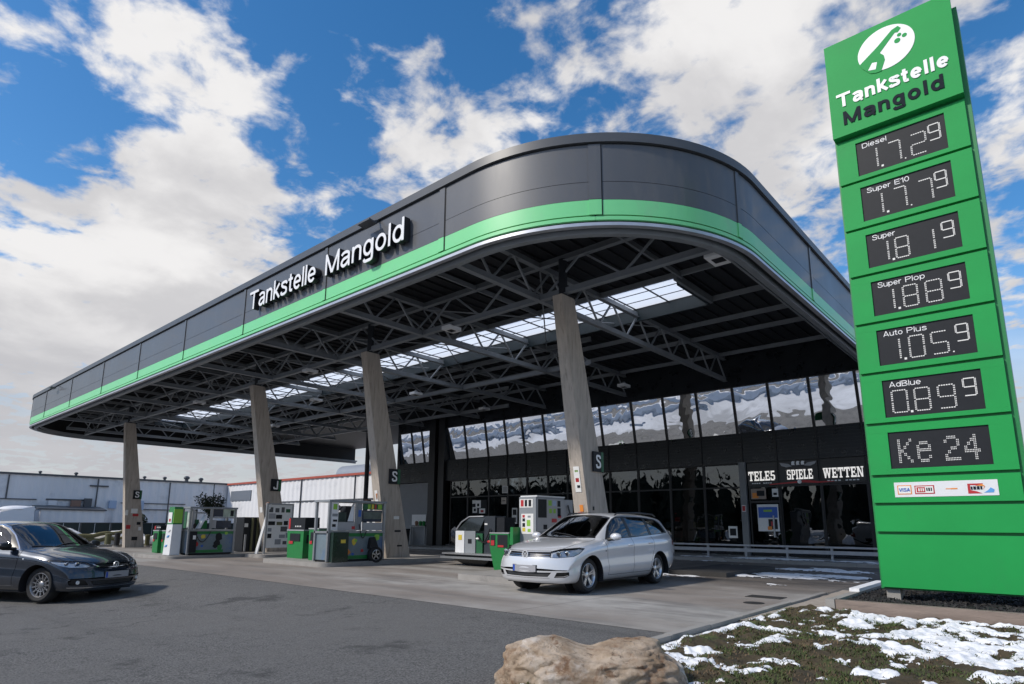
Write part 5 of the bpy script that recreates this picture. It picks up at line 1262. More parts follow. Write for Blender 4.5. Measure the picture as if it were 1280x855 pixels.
def badge_ring(root,x,z,r,kind):
    mb=MB(); mb.lathe([(r*.76,0),(r*.80,.014),(r,.014),(r*1.03,0)],(x,0,z),28,'x',True); b=mb.build('emblem',M_badge,root,0,True)
    mb=MB(); mb.lathe([(r*.9,.002),(.0,.002)],(x,0,z),24,'x'); mb.build('emblem_field',M_trim,b)
    mb=MB()
    if kind=='vw':
        for q in ([(-.55,.62),(-.33,.62),(0,-.05),(-.02,-.35)],[(.55,.62),(.33,.62),(0,-.05),(.02,-.35)],[(-.82,.15),(-.64,.22),(-.36,-.42),(-.42,-.70)],[(.82,.15),(.64,.22),(.36,-.42),(.42,-.70)],[(-.40,-.66),(-.30,-.42),(0,.12),(-.02,-.12)],[(.40,-.66),(.30,-.42),(0,.12),(.02,-.12)]):
            mb.prism([(a*r,z+b*r) for a,b in q],x+.004,x+.013,'x')
    else:
        mb.prism([(-.5*r,z+.45*r),(0,z+.1*r),(.5*r,z+.45*r),(.2*r,z-.15*r),(0,z-.6*r),(-.2*r,z-.15*r)],x+.004,x+.013,'x')
    mb.build('emblem_mark',M_badge,b)
def estate_extras(root,piece,G,fx):
    plate(root,2.185,.452); badge_ring(root,2.158,.694,.070,'vw')
    for s in (1,-1):
        mb=MB(); mb.path([(.0,s*.575,1.415),(-.08,s*.59,1.455),(-.9,s*.60,1.478),(-1.6,s*.585,1.452),(-1.75,s*.575,1.405)],[.012,.016,.016,.016,.012],8); mb.build('roof_rail',M_trim,root,0,True)
        mb=MB(); mb.box(.83,.87,s*.893,s*.899,.735,.75); mb.build('side_repeater',M_trim,root)
    for a,b,c in (((1.02,.45,.955),(.93,.1,1.03),(.86,-.35,1.075)),((1.05,-.25,.958),(.94,-.50,1.0),(.87,-.60,1.03))):
        mb=MB(); mb.path([a,b,c],[.012,.009,.007],6); mb.build('wiper',M_trim,root,0,True)
    # grille slats
    for z in (.335,.352,.369):
        mb=MB(); pts=[(fx(y)-.028,y,z) for y in [k*.04-.48 for k in range(25)]]; mb.path(pts,.004,5); mb.build('grille_slat',M_coping,root)
SILVER=dict(name='estate_car',label='silver estate car facing the camera at the pump island, blank number plate, black roof rails',lines=LINES,rear=-2.36,front=2.20,nose=.36,tail=.20,arch=.365,wellY=.885,paint=car_paint('silver_paint',(.68,.69,.71),.25,.28),cuts=estate_cuts,extras=estate_extras,handles={'front_door':(-.06,.83),'rear_door':(-.90,.86)},hy=.885,projectors=[(1.955,.60,.70,.040),(1.86,.715,.715,.034)],rim=M_alloy,spokes='double',heading=-1.5549,loc=(-7.40,10.96,0.003))
make_car(SILVER)
L2={k:list(v) for k,v in LINES.items()}
L2['zt']=[(-2.36,.58),(-2.35,.72),(-2.32,.92),(-2.15,1.06),(-1.9,1.20),(-1.5,1.355),(-1.0,1.435),(-.45,1.462),(-.05,1.450),(.14,1.422),(.40,1.315),(.72,1.145),(1.02,.985),(1.1,.958),(1.3,.925),(1.6,.87),(1.85,.805),(2.0,.75),(2.08,.705),(2.13,.655),(2.165,.59),(2.185,.53),(2.20,.45)]
L2['zedge']=[(-2.36,.57),(-2.34,.85),(-2.2,.98),(-1.95,1.10),(-1.5,1.28),(-1.0,1.37),(-.4,1.40),(0,1.385),(.14,1.350),(.4,1.225),(.72,1.052),(.92,.957),(1.05,.92),(1.4,.88),(1.7,.828),(1.9,.772),(2.05,.70),(2.12,.637),(2.17,.56),(2.2,.44)]
def saloon_cuts(side,front,top,strips):
    side('front_door_glass',[(.56,.968),(-.155,.992),(-.155,1.36),(.02,1.362),(.16,1.312),(.36,1.195)],ymin=.5)
    side('rear_door_glass',[(-.25,.995),(-1.02,1.017),(-.99,1.30),(-.6,1.352),(-.25,1.365)],ymin=.5)
    side('chromeline',[(.84,.935),(-1.1,.985),(-1.1,.998),(.70,.952)],ymin=.5)
    strips(side,'chromeline',[(.76,.945),(.42,1.205),(.18,1.342),(.03,1.386),(-.3,1.390),(-1.0,1.34)],.016,ymin=.5)
    side('trim',[(.76,.95),(-.2,.978),(-1.06,1.0),(-1.02,1.33),(-.25,1.385),(.03,1.380),(.19,1.328),(.41,1.205)],ymin=.5)
    strips(side,'seam',[(.85,.94),(.86,.80),(.775,.48),(.76,.30)],.009,ymin=.5)
    strips(side,'seam',[(-.205,.975),(-.215,.60),(-.19,.30)],.009,ymin=.5)
    strips(side,'chromeline',[(.80,.300),(-.89,.300)],.006,ymin=.5)
    side('front_door',[(.845,.95),(.856,.80),(.771,.48),(.756,.304),(-.186,.304),(-.211,.60),(-.201,.985)],ymin=.5)
    WS=[(1.015,0),(.995,.25),(.935,.46),(.84,.628),(.33,.575),(.165,.545),(.185,.3),(.19,0)]
    top('windscreen',WS+[(x,-y) for x,y in WS[-2:0:-1]],.9,.12)
    FR=[(1.04,0),(1.02,.26),(.96,.48),(.86,.66),(.33,.60),(.145,.57),(.163,.3),(.165,0)]
    top('frit',FR+[(x,-y) for x,y in FR[-2:0:-1]],.9,.12)
    CW=[(1.085,0),(1.065,.26),(1.0,.50),(.91,.69),(.86,.66),(.96,.48),(1.02,.26),(1.04,0)]
    top('cowl',CW+[(x,-y) for x,y in CW[-2:0:-1]],.85,.12)
    strips(top,'seam',[(.95,.70),(1.35,.695),(1.7,.655),(1.86,.60)],.010,zmin=.68,nz=.1,mirror=True)
    front('chromeline',[(0,.612),(.36,.618),(.46,.672),(.455,.684),(.345,.632),(0,.626)])
    front('blackgrille',[(0,.60),(.37,.606),(.475,.672),(.43,.69),(0,.684)])
    front('headlight',[(.475,.655),(.56,.628),(.74,.632,1.88),(.83,.67,1.72),(.865,.735,1.54),(.835,.752,1.52),(.70,.725),(.56,.70)])
    front('headlight_dark',[(.462,.655),(.55,.617),(.75,.621,1.88),(.842,.664,1.72),(.88,.742,1.50),(.84,.765,1.49),(.70,.738),(.55,.713)])
    strips(lambda n,p,**k: front(n,p),'seam',[(0,.700),(.50,.712)],.008)
    front('chromeline',[(0,.262),(.55,.265),(.80,.275),(.80,.287),(.55,.277),(0,.275)])
    front('intake',[(0,.305),(.44,.31),(.50,.385),(0,.385)])
    front('intake',[(.52,.315),(.78,.325),(.80,.40),(.74,.43),(.58,.40)])
def saloon_extras(root,piece,G,fx):
    plate(root,2.185,.478); badge_ring(root,2.135,.655,.058,'arrow')
    for s in (1,-1):
        mb=MB(); mb.lathe([(.035,.0),(.035,.012),(.028,.016),(.0,.01)],(fx(.66)-.03,s*.66,.365),18,'x'); mb.build('fog_lamp',M_reflector,root,0,True)
        mb=MB(); mb.ball((.98,s*.893,.775),.02,.01,.014); mb.build('side_repeater',M_white,root,0,True)
    mb=MB(); mb.path([(1.04,-.45,.95),(.95,-.1,1.02),(.88,.35,1.065)],[.012,.009,.007],6); mb.build('wiper',M_trim,root,0,True)
    mb=MB(); mb.box(.52,.56,-.52,-.40,1.03,1.10); mb.build('paper_sticker',M_paper,root)
    for z in (.325,.345,.365):
        mb=MB(); mb.path([(fx(y)-.028,y,z) for y in [k*.04-.44 for k in range(23)]],.004,5); mb.build('grille_slat',M_coping,root)
DARK=dict(name='dark_car',label='dark blue-grey car driving in from the left edge, many-spoked wheels, chrome window line',lines=L2,rear=-2.36,front=2.20,nose=.36,tail=.20,arch=.365,wellY=.885,paint=car_paint('slate_paint',(.020,.030,.048),.45,.26),cuts=saloon_cuts,extras=saloon_extras,handles={'front_door':(-.06,.83),'rear_door':(-.90,.86)},hy=.885,projectors=[(1.90,.62,.668,.042),(1.80,.735,.685,.034)],rim=M_alloy2,spokes='many',heading=.50,loc=(-15.60,3.15,-.225),mirror_paint=M_trim)
make_car(DARK)
# ------------------------------------------------------------------ pump islands
M_graph=mat('cabinet_print',(.15,.20,.23),.35,0,.25,2.2,dirt=(.05,.13,.30,.8),dscale=.9)
M_alu=mat('aluminium_frame',(.30,.315,.33),.38,.5,.12,8); M_greyp=mat('grey_panel',(.24,.26,.28),.45,0,.08,5); M_lgrey=mat('light_panel',(.36,.37,.385),.42,0,.07,6)
M_dkblue=mat('dark_blue_screen',(.012,.025,.05),.2); M_hose=mat('black_hose',(.012,.012,.013),.5)
def island(x0,x1,y0,y1,label,round_end=True):
    z=g((x0+x1)/2,(y0+y1)/2)
    mb=MB(); n=10; pts=[]; r=.35
    for cx,cy,a0 in ((x1-r,y1-r,0),(x0+r,y1-r,90),(x0+r,y0+r,180),(x1-r,y0+r,270)):
        for i in range(n+1): a=R(a0+90*i/n); pts.append((cx+r*math.cos(a),cy+r*math.sin(a)))
    mb.prism(pts,z-.2,z+.12,'z'); return tag(mb.build('pump_island',M_conc2,None,.018),label,'pump island',group='raised pump islands')
island(-27.3,-23.55,8.75,15.2,'raised concrete island under the first pump group from the left')
island(-19.4,-15.72,9.95,15.2,'raised concrete island under the cabinet with the wheel')
island(-10.6,-8.35,10.05,16.4,'raised concrete island behind the silver estate car')
island(-23.4,-21.9,11.3,16,'small raised island under the leaning poster board')
def dots(parent,X,spots):
    for (y,z,r,m) in spots:
        mb=MB(); rnd=random.Random(int(y*100)); mb.prism([(y+r*math.cos(a*.785)*rnd.uniform(.65,1.2),z+r*math.sin(a*.785)*rnd.uniform(.65,1.2)) for a in range(8)],X,X+.003+.0006*rnd.random(),'x'); mb.build('printed_motif',m,parent)
def framed_cabinet(t,X,Y0,Y1,D,zb,sill,top,bits,spots,back=True):
    """display cabinet: printed lower body, aluminium frame with glazed display above; shows its +x side"""
    mb=MB(); mb.box(X-D,X-.03,Y0+.05,Y1-.05,zb+.06,sill-.06); low=mb.build('lower_body',M_graph,t,.01)
    mb=MB(); mb.box(X-D+.03,X-.06,Y0+.08,Y1-.08,zb,zb+.06); mb.build('plinth',M_black,t)
    mb=MB(); mb.box(X-.0295,X-.022,Y0+.06,Y1-.06,sill-.16,sill-.065); mb.build('green_stripe',M_bin,low)
    mb=MB(); mb.box(X-.0295,X-.0235,Y0+.06,Y1-.4,zb+.07,zb+.17); mb.build('green_stripe',M_bin,low)
    dots(low,X-.0225,spots)
    mb=MB(); mb.box(X-D-.02,X+.01,Y0,Y1,sill-.06,sill); mb.build('sill',M_alu,t,.006)
    for y in (Y0,Y1-.07):
        for x in (X-.07,X-D): mb=MB(); mb.box(x,x+.07,y,y+.07,zb+.02,top-.06); mb.build('frame_post',M_alu,t,.005)
    mb=MB(); mb.box(X-D-.04,X+.03,Y0-.02,Y1+.02,top-.06,top); mb.build('roof_frame',M_greyp,t,.008)
    for k,(y0,y1,z0,z1,dx,m,nm) in enumerate(bits):
        mb=MB(); mb.box(X-dx-.05,X-dx,y0,y1,z0,z1); mb.build(nm,m,t,.004)
def hose(t,p,q,sag,r=.014):
    p=Vector(p);q=Vector(q); mb=MB(); mb.path([p.lerp(q,i/12)+Vector((0,0,-sag*math.sin(math.pi*i/12))) for i in range(13)],r,7); mb.build('hose',M_hose,t,0,True)
def nozzle(t,x,y,z):
    mb=MB(); mb.hexa([(x,y-.03,z-.09),(x+.09,y-.03,z-.05),(x+.09,y+.03,z-.05),(x,y+.03,z-.09)],[(x,y-.03,z+.05),(x+.07,y-.03,z+.09),(x+.07,y+.03,z+.09),(x,y+.03,z+.05)]); mb.path([(x+.05,y,z+.08),(x+.08,y,z+.15),(x+.03,y,z+.19)],.014,7); mb.build('nozzle',M_black,t,.008)
# first island: tall tower, framed cabinet
zA=g(-24,10)+.12
t=thing('fuel_pump','framed pump cabinet with blue-grey printed body, beside the white and green tower','fuel pump',(-24.1,10.2,zA),'pump cabinets')
X=-23.75
framed_cabinet(t,X,9.42,11.14,.75,zA,.97,1.79,[
 (9.52,9.62,1.0,1.7,.05,M_lgrey,'side_strip'),(10.15,10.24,.98,1.73,.0,M_alu,'mullion'),
 (10.26,10.62,1.44,1.72,.02,M_dkblue,'display'),(10.63,11.05,1.44,1.72,.02,mat('pale_print',(.40,.48,.40),.5,0,.4,6),'display'),(10.9,11.02,1.47,1.68,.015,M_screen,'display'),
 (10.26,11.07,1.38,1.43,.01,M_alu,'shelf'),(10.42,10.98,1.03,1.30,.08,M_dkblue,'display'),(10.25,10.41,1.02,1.32,.06,M_lgrey,'keypad'),
 (9.66,9.9,1.0,1.33,.35,M_dkgreen,'display'),(9.93,10.14,1.0,1.30,.2,M_bin,'display'),(9.62,10.12,1.55,1.6,.4,M_lgrey,'shelf')],
 [(9.98,.72,.09,M_yellow),(9.72,.46,.10,M_red),(10.55,.70,.15,M_screen),(10.5,.48,.13,M_screen),(10.44,.36,.09,M_screen),(10.6,.33,.12,M_bin),(10.8,.83,.07,M_lime),(9.95,.38,.05,M_blue)])
mb=MB(); mb.hexa([(-23.82,9.75,1.0),(-23.8,9.85,1.0),(-24.0,9.85,1.0),(-24.02,9.75,1.0)],[(-23.82,10.02,1.5),(-23.8,10.08,1.5),(-24.0,10.08,1.5),(-24.02,10.02,1.5)]); mb.build('white_arm',M_white,t,.01)
mb=MB(); mb.box(X-.02,X+.05,9.47,9.72,zA+.08,.9); mb.build('side_box',M_screen,t,.03); mb=MB(); mb.box(X+.051,X+.055,9.58,9.68,.62,.76); mb.build('label',M_paper,t)
hose(t,(X+.03,9.66,.85),(X+.05,10.2,.9),.35); nozzle(t,X,9.6,1.1)
t=thing('fuel_pump','tall narrow price tower, white below and green above, left of the framed cabinet','fuel pump',(-24.4,9.15,zA),'pump towers')
mb=MB(); mb.hexa([(-24.72,8.98,zA),(-24.10,8.98,zA),(-24.10,9.32,zA),(-24.72,9.32,zA)],[(-24.64,9.0,1.15),(-24.12,9.0,1.15),(-24.12,9.32,1.15),(-24.64,9.32,1.15)]); mb.build('lower_panel',M_white,t,.015)
mb=MB(); mb.hexa([(-24.64,9.0,1.152),(-24.12,9.0,1.152),(-24.12,9.32,1.152),(-24.64,9.32,1.152)],[(-24.60,9.02,1.78),(-24.13,9.02,1.78),(-24.13,9.32,1.78),(-24.60,9.32,1.78)]); mb.build('upper_panel',M_bin,t,.015)
mb=MB(); mb.box(-24.55,-24.22,8.985,9.0,1.20,1.58); mb.build('price_label',M_paper,t); mb=MB(); mb.box(-24.45,-24.3,8.979,8.984,1.25,1.35); mb.build('price_label',M_red,t)
for (x,z,m) in ((-24.40,.72,mat('light_blue_print',(.10,.32,.65),.5)),(-24.50,.38,mat('light_blue_print',(.10,.32,.65),.5)),(-24.36,.92,M_paper)):
    mb=MB(); mb.prism([(x-.1,z-.04),(x+.07,z-.02),(x+.12,z+.05),(x-.02,z+.03)],8.965,8.985); mb.build('wave_mark',m,t)
mb=MB(); mb.box(-24.112,-24.09,9.0,9.30,1.2,1.7); mb.build('side_label',M_lime,t)
def green_bin(x,y,z,w,d,h,label,lid=True,group='green bins on the pump islands',head=0):
    t=thing('green_bin',label,'bin',(x,y,z),group)
    mb=MB(); mb.hexa([(x-w/2*.93,y-d/2*.93,z),(x+w/2*.93,y-d/2*.93,z),(x+w/2*.93,y+d/2*.93,z),(x-w/2*.93,y+d/2*.93,z)],[(x-w/2,y-d/2,z+h),(x+w/2,y-d/2,z+h),(x+w/2,y+d/2,z+h),(x-w/2,y+d/2,z+h)]); mb.build('body',M_bin,t,.03)
    mb=MB(); mb.box(x-w/2-.015,x+w/2+.015,y-d/2-.015,y+d/2+.015,z+h,z+h+.035); mb.build('rim',M_lgrey,t,.01)
    mb=MB(); mb.box(x-w*.3,x+w*.3,y-d/2-.012,y-d/2+.01,z+h*.62,z+h*.9); mb.box(x+w/2-.01,x+w/2+.012,y-d*.3,y+d*.3,z+h*.55,z+h*.85); mb.build('opening',M_screen,t)
    mb=MB(); mb.box(x-w*.35,x-w*.1,y-d/2-.016,y-d/2-.011,z+h*.52,z+h*.62); mb.box(x+w/2+.011,x+w/2+.016,y-d*.1,y+d*.2,z+h*.68,z+h*.8); mb.build('sticker',M_red,t)
    if head:
        mb=MB(); mb.box(x-w/2+.03,x+w/2-.02,y-d/2+.04,y+d/2-.04,z+h+.035,z+h+head); mb.build('dispenser_head',M_screen,t,.025)
        mb=MB(); mb.box(x-w/2+.0,x-w/2+.10,y-d/2+.03,y-d/2+.06,z+h+.06,z+h+head-.03); mb.build('canister',M_red,t,.02)
        mb=MB(); 
        for k in range(4): mb.box(x-w*.1+k*.1,x-w*.1+k*.1+.05,y-d/2+.035,y-d/2+.0395,z+h+.12,z+h+.16)
        mb.build('print',M_paper,t)
    return t
green_bin(-26.55,9.55,zA,.55,.45,.82,'wide green bin left of the white and green tower',head=.22)
green_bin(-25.75,9.5,zA,.34,.34,.82,'narrow green bin wedged between the wide bin and the white tower')
t=thing('display_frame','grey framed glass display behind the leftmost green bins','display',(-26.3,10.3,zA))
mb=MB(); mb.box(-27.1,-27.03,10.25,10.32,zA,1.72); mb.box(-25.4,-25.33,10.25,10.32,zA,1.72); mb.box(-27.1,-25.33,10.25,10.32,1.66,1.73); mb.build('frame',M_alu,t); mb=MB(); mb.box(-27.02,-25.42,10.27,10.30,1.0,1.65); mb.build('panel',M_greyp,t); mb=MB(); mb.box(-26.1,-25.45,10.255,10.268,1.05,1.6); mb.build('poster_print',mat('pale_print',(.40,.48,.40),.5,0,.4,6),t); mb=MB(); mb.box(-26.5,-26.15,10.25,10.265,1.0,1.65); mb.build('poster_print',M_dkgreen,t)
t=thing('olive_cabinet','dark olive cabinets standing right of the first framed cabinet','cabinet',(-25.3,12.6,zA))
mb=MB(); mb.box(-25.9,-25.2,12.15,12.75,zA,1.45); mb.build('body',M_screen,t,.02); mb=MB(); mb.box(-25.9,-25.25,12.78,13.15,zA,1.05); mb.build('body',M_olive,t,.02); mb=MB(); mb.box(-25.85,-25.3,12.8,13.12,1.05,1.45); mb.build('head',M_black,t,.02)
mb=MB(); mb.box(-25.19,-25.12,12.45,12.53,zA,1.42); mb.box(-25.19,-25.13,12.68,12.75,zA,1.40); mb.build('upright',M_olive,t); mb=MB(); mb.box(-25.195,-25.15,12.2,12.27,zA,.75); mb.build('upright',M_lgrey,t); mb=MB(); mb.box(-25.198,-25.18,12.18,12.32,1.05,1.2); mb.build('label',M_paper,t)
# leaning board and poster board at the second column
zP=g(-22.5,12)+.12
t=thing('poster_board','grey framed board covered with small pictures beside a leaning column','poster board',(-22.5,12.2,zP))
mb=MB(); mb.box(-22.56,-22.5,11.72,12.75,.30,1.93); mb.build('board',M_paper,t,.006)
mb=MB(); mb.box(-22.57,-22.485,11.68,11.74,zP,1.96); mb.box(-22.57,-22.485,12.73,12.79,zP,1.96); mb.box(-22.57,-22.485,11.741,12.729,1.90,1.96); mb.build('frame',M_alu,t)
rnd=random.Random(5); cols=[M_screen,M_dkgreen,M_lgrey,M_greyp,M_olive,M_coping,M_lgrey,M_greyp]
for r_ in range(6):
    y=11.78
    while y<12.62:
        w=rnd.uniform(.12,.28); h=rnd.uniform(.12,.2); z=.42+r_*.24
        if rnd.random()<.75: mb=MB(); mb.box(-22.4995,-22.493,y,min(y+w,12.7),z,z+h); mb.build('picture',rnd.choice(cols),t)
        y+=w+rnd.uniform(.02,.1)
mb=MB(); mb.hexa([(-22.98,11.55,zP-.11),(-22.80,11.55,zP-.11),(-22.80,11.60,zP-.11),(-22.98,11.60,zP-.11)],[(-22.60,11.80,1.92),(-22.46,11.80,1.92),(-22.46,11.84,1.92),(-22.60,11.84,1.92)]); tag(mb.build('leaning_board',M_white,None,.006),'narrow white board leaning against the poster board','board')
mb=MB(); mb.ball((-22.75,11.85,1.93),.10,.09,.08,12,8); tag(mb.build('work_lamp',mat('brown_box',(.25,.15,.11),.7),None,0,True),'small brown round lamp on top of the leaning white board','lamp')
# second island: cabinet with a wheel, green bins
zB=.12
t=thing('fuel_pump','framed pump cabinet with a spare wheel at its lower right corner','fuel pump',(-16.3,11.2,zB),'pump cabinets')
X=-15.9
framed_cabinet(t,X,10.16,12.18,.75,zB,1.0,1.9,[
 (10.24,10.47,1.02,1.83,.0,M_white,'side_strip'),(10.29,10.42,1.62,1.78,-.004,M_lime,'print'),(10.27,10.45,1.42,1.5,-.004,M_greyp,'print'),(10.28,10.4,1.12,1.2,-.004,M_screen,'print'),(10.30,10.44,1.27,1.33,-.004,M_screen,'print'),
 (10.48,11.05,1.02,1.26,.0,M_lgrey,'lower_panel'),(10.95,11.06,1.05,1.14,-.003,M_red,'print'),
 (11.07,11.12,1.02,1.83,.0,M_alu,'mullion'),(11.14,11.30,1.02,1.82,.01,M_greyp,'card_terminal'),(11.17,11.27,1.42,1.62,.003,M_blue,'terminal_screen'),
 (11.36,12.08,1.27,1.62,.06,M_dkblue,'display'),(11.4,12.06,1.36,1.58,.056,mat('dim_print',(.07,.10,.09),.3,0,.5,7),'display'),(11.36,12.08,1.02,1.25,.02,M_lgrey,'lower_panel'),(11.36,12.08,1.64,1.82,.03,M_dkgreen,'header'),
 (11.52,11.62,1.66,1.8,.026,M_lime,'print'),(11.66,11.74,1.66,1.8,.026,M_yellow,'print'),(11.78,11.84,1.66,1.8,.026,M_red,'print'),(11.9,12.04,1.66,1.8,.026,M_lime,'print'),
 (10.48,11.05,1.27,1.55,.45,mat('dim_print',(.07,.10,.09),.3,0,.5,7),'display')],
 [(11.08,.68,.10,M_yellow),(11.14,.72,.05,M_lime),(10.86,.38,.10,M_orange),(11.38,.42,.06,M_red),(11.9,.80,.10,M_lime),(11.05,.33,.05,M_blue)])
mb=MB(); mb.hexa([(X-.1,10.86,1.28),(X-.05,11.04,1.28),(X-.12,11.04,1.28),(X-.15,10.9,1.28)],[(X-.1,11.02,1.78),(X-.05,11.05,1.80),(X-.12,11.05,1.80),(X-.15,11.03,1.78)]); mb.build('white_wedge',M_white,t,.005)
mb=MB(); mb.box(X-.02,X+.16,10.24,10.76,zB+.0,.97); mb.build('side_box',mat('dark_green_box',(.012,.03,.022),.25,0,.1,3,coat=.4),t,.10,seg=4); mb=MB(); mb.box(X+.161,X+.165,10.5,10.66,.66,.76); mb.build('label',M_yellow,t)
mb=MB(); yc,zc,r=11.77,.29,.245
mb.lathe([(r*.66,-.08),(r*.93,-.085),(r,-.05),(r,.05),(r*.93,.085),(r*.66,.08)],(X+.10,yc,zc),30,'x',True); w=mb.build('spare_wheel',M_rubber,t,0,True)
mb=MB(); mb.lathe([(r*.66,-.06),(r*.66,.07),(r*.58,.075),(r*.56,-.0),(r*.56,-.06)],(X+.10,yc,zc),26,'x',True)
for k in range(5):
    a=k*1.2566+.3; d=Vector((0,math.cos(a),math.sin(a))); e=Vector((0,-math.sin(a),math.cos(a))); c=Vector((X+.15,yc,zc)); mb.hexa([c+d*.02-e*.022,c+d*.02+e*.022,c+d*r*.6+e*.022,c+d*r*.6-e*.022],[c+d*.02-e*.02+Vector((.015,0,0)),c+d*.02+e*.02+Vector((.015,0,0)),c+d*r*.6+e*.018+Vector((.015,0,0)),c+d*r*.6-e*.018+Vector((.015,0,0))])
mb.build('wheel_rim',M_alloy,w,0,True); mb=MB(); mb.lathe([(r*.55,.02),(0,.02)],(X+.10,yc,zc),20,'x'); mb.build('wheel_back',M_seam,w)
mb=MB(); mb.hexa([(X-.02,11.55,.48),(X+.14,11.55,.48),(X+.14,11.86,.50),(X-.02,11.86,.50)],[(X-.02,11.60,.80),(X+.06,11.60,.80),(X+.06,11.78,.82),(X-.02,11.78,.82)]); mb.build('mudguard',M_black,t,.05)
hose(t,(X+.02,11.2,1.2),(X+.05,11.45,1.0),.3)
green_bin(-18.62,11.0,zB,1.0,.6,.86,'wide green bin with black dispenser head and red canister',head=.42)
green_bin(-17.2,10.75,zB,.55,.5,.92,'narrower green bin close to the cabinet with the wheel')
t=thing('tool_stand','upright stand with dark gear and a red box behind the green bins','stand',(-18.0,11.9,zB))
mb=MB(); mb.box(-18.6,-17.3,11.8,12.1,zB,1.0); mb.build('base',M_greyp,t,.02); mb=MB(); mb.box(-17.9,-17.45,11.75,12.1,1.0,1.78); mb.build('column',M_screen,t,.03); mb=MB(); mb.box(-18.35,-18.15,11.8,12.0,1.55,1.82); mb.build('red_box',M_red,t,.02); mb=MB(); mb.ball((-17.75,11.72,1.55),.08,.03,.1); mb.ball((-18.05,11.74,1.3),.06,.03,.12); mb.build('reflector',M_lgrey,t,0,True); mb=MB(); mb.path([(-18.1,11.75,1.1),(-17.9,11.6,1.5),(-17.5,11.65,1.75)],.03,8); mb.build('arm',M_screen,t,0,True)
# third island: green dispenser, tall price cabinet, air and water point on a platform
def tall_cabinet():
    t=thing('fuel_pump','tall grey price cabinet with white posters right behind the silver estate car','fuel pump',(-10.5,13,.12),'pump towers')
    x0,x1,y0,y1=-10.84,-10.27,12.7,13.95
    mb=MB(); mb.box(x0,x1,y0,y1,.12,1.94); mb.build('body',M_greyp,t,.02)
    mb=MB(); mb.box(x0+.02,x1+.015,y0+.03,y1+.01,1.942,1.975); mb.build('top_edge',M_white,t,.008)
    mb=MB(); mb.box(x0+.02,x1-.10,y0-.008,y0-.0005,1.66,1.88); p=mb.build('price_label',M_paper,t)
    for (a,b,m) in ((.06,.16,M_red),(.20,.28,M_screen),(.33,.42,M_screen)): mb=MB(); mb.box(x0+a,x0+b,y0-.012,y0-.0085,1.69,1.86); mb.build('print',m,p)
    mb=MB(); mb.box(x0+.08,x1-.08,y0-.008,y0-.0005,.98,1.5); p=mb.build('poster',M_paper,t)
    for (a,z,w,h,m) in ((.12,1.40,.08,.07,M_red),(.12,1.30,.09,.08,M_screen),(.30,1.40,.10,.05,M_greyp),(.27,1.18,.12,.16,M_lime),(.12,1.16,.09,.10,M_screen),(.12,1.04,.10,.10,M_yellow),(.30,1.03,.10,.08,M_lime)): mb=MB(); mb.box(x0+a,x0+a+w,y0-.012,y0-.0085,z,z+h); mb.build('print',m,p)
    mb=MB(); mb.box(x1+.0005,x1+.010,y0+.03,y1-.02,1.05,1.90); s=mb.build('side_panel',M_lgrey,t)
    for (y,z,w,h,m) in ((.08,1.4,.36,.48,M_screen),(.52,1.72,.14,.14,M_lime),(.70,1.72,.16,.14,mat('pale_blue_box',(.35,.45,.6),.6)),(.92,1.70,.13,.16,M_screen),(.55,1.52,.12,.12,M_lime),(.74,1.52,.10,.12,M_lime),(.92,1.44,.14,.22,M_screen),(.94,1.40,.14,.08,M_red),(.66,1.28,.22,.10,M_red),(.30,1.1,.16,.12,M_screen),(.72,1.12,.18,.06,M_screen)): mb=MB(); mb.box(x1+.0105,x1+.014,y0+y,y0+y+w,z,z+h); mb.build('print',m,s)
    mb=MB(); mb.box(x0+.05,x1-.02,y1+.002,y1+.42,.12,1.90); mb.build('rear_cabinet',M_lgrey,t,.02); mb=MB(); mb.path([(x1+.01,y1+.15,1.75),(x1+.05,y1+.2,1.5),(x1+.01,y1+.25,1.3)],.02,7); mb.build('hose',M_hose,t,0,True)
tall_cabinet()
def green_dispenser():
    t=thing('green_dispenser','bright green dispenser housing with dark openings, left of the silver estate car','dispenser',(-11.3,12.7,.0))
    x0,x1,y0,y1=-11.62,-10.95,12.4,13.1
    mb=MB(); mb.hexa([(x0+.12,y0+.05,.03),(x1,y0+.05,.03),(x1,y1,.03),(x0+.12,y1,.03)],[(x0,y0,.62),(x1,y0,.62),(x1,y1,.62),(x0,y1,.62)]); mb.box(x0,x1,y0,y1,.62,.98); mb.build('body',M_bin,t,.02)
    mb=MB(); mb.box(x0-.01,x1+.01,y0-.01,y1+.01,.981,1.005); mb.build('top',M_lgrey,t)
    mb=MB(); mb.box(x0+.03,x0+.2,y0-.008,y0+.01,.66,.94); mb.box(x0+.28,x1-.03,y0-.008,y0+.01,.62,.95); mb.build('opening',M_screen,t); mb=MB(); mb.box(x0+.05,x0+.17,y0-.012,y0-.0082,.67,.8); mb.box(x0+.3,x0+.5,y0-.012,y0-.0082,.63,.68); mb.build('red_light',M_red,t,.01)
    mb=MB(); mb.hexa([(x1+.0,y0+.02,.7),(x1+.14,y0+.02,.7),(x1+.14,y1,.7),(x1,y1,.7)],[(x1+.05,y0+.02,1.15),(x1+.14,y0+.02,1.15),(x1+.14,y1,1.15),(x1+.05,y1,1.15)]); mb.build('bracket',M_bin,t,.01)
    mb=MB(); mb.box(x0+.15,x1-.02,y0+.1,y1-.1,.0,.05); mb.build('foot',M_black,t)
green_dispenser()
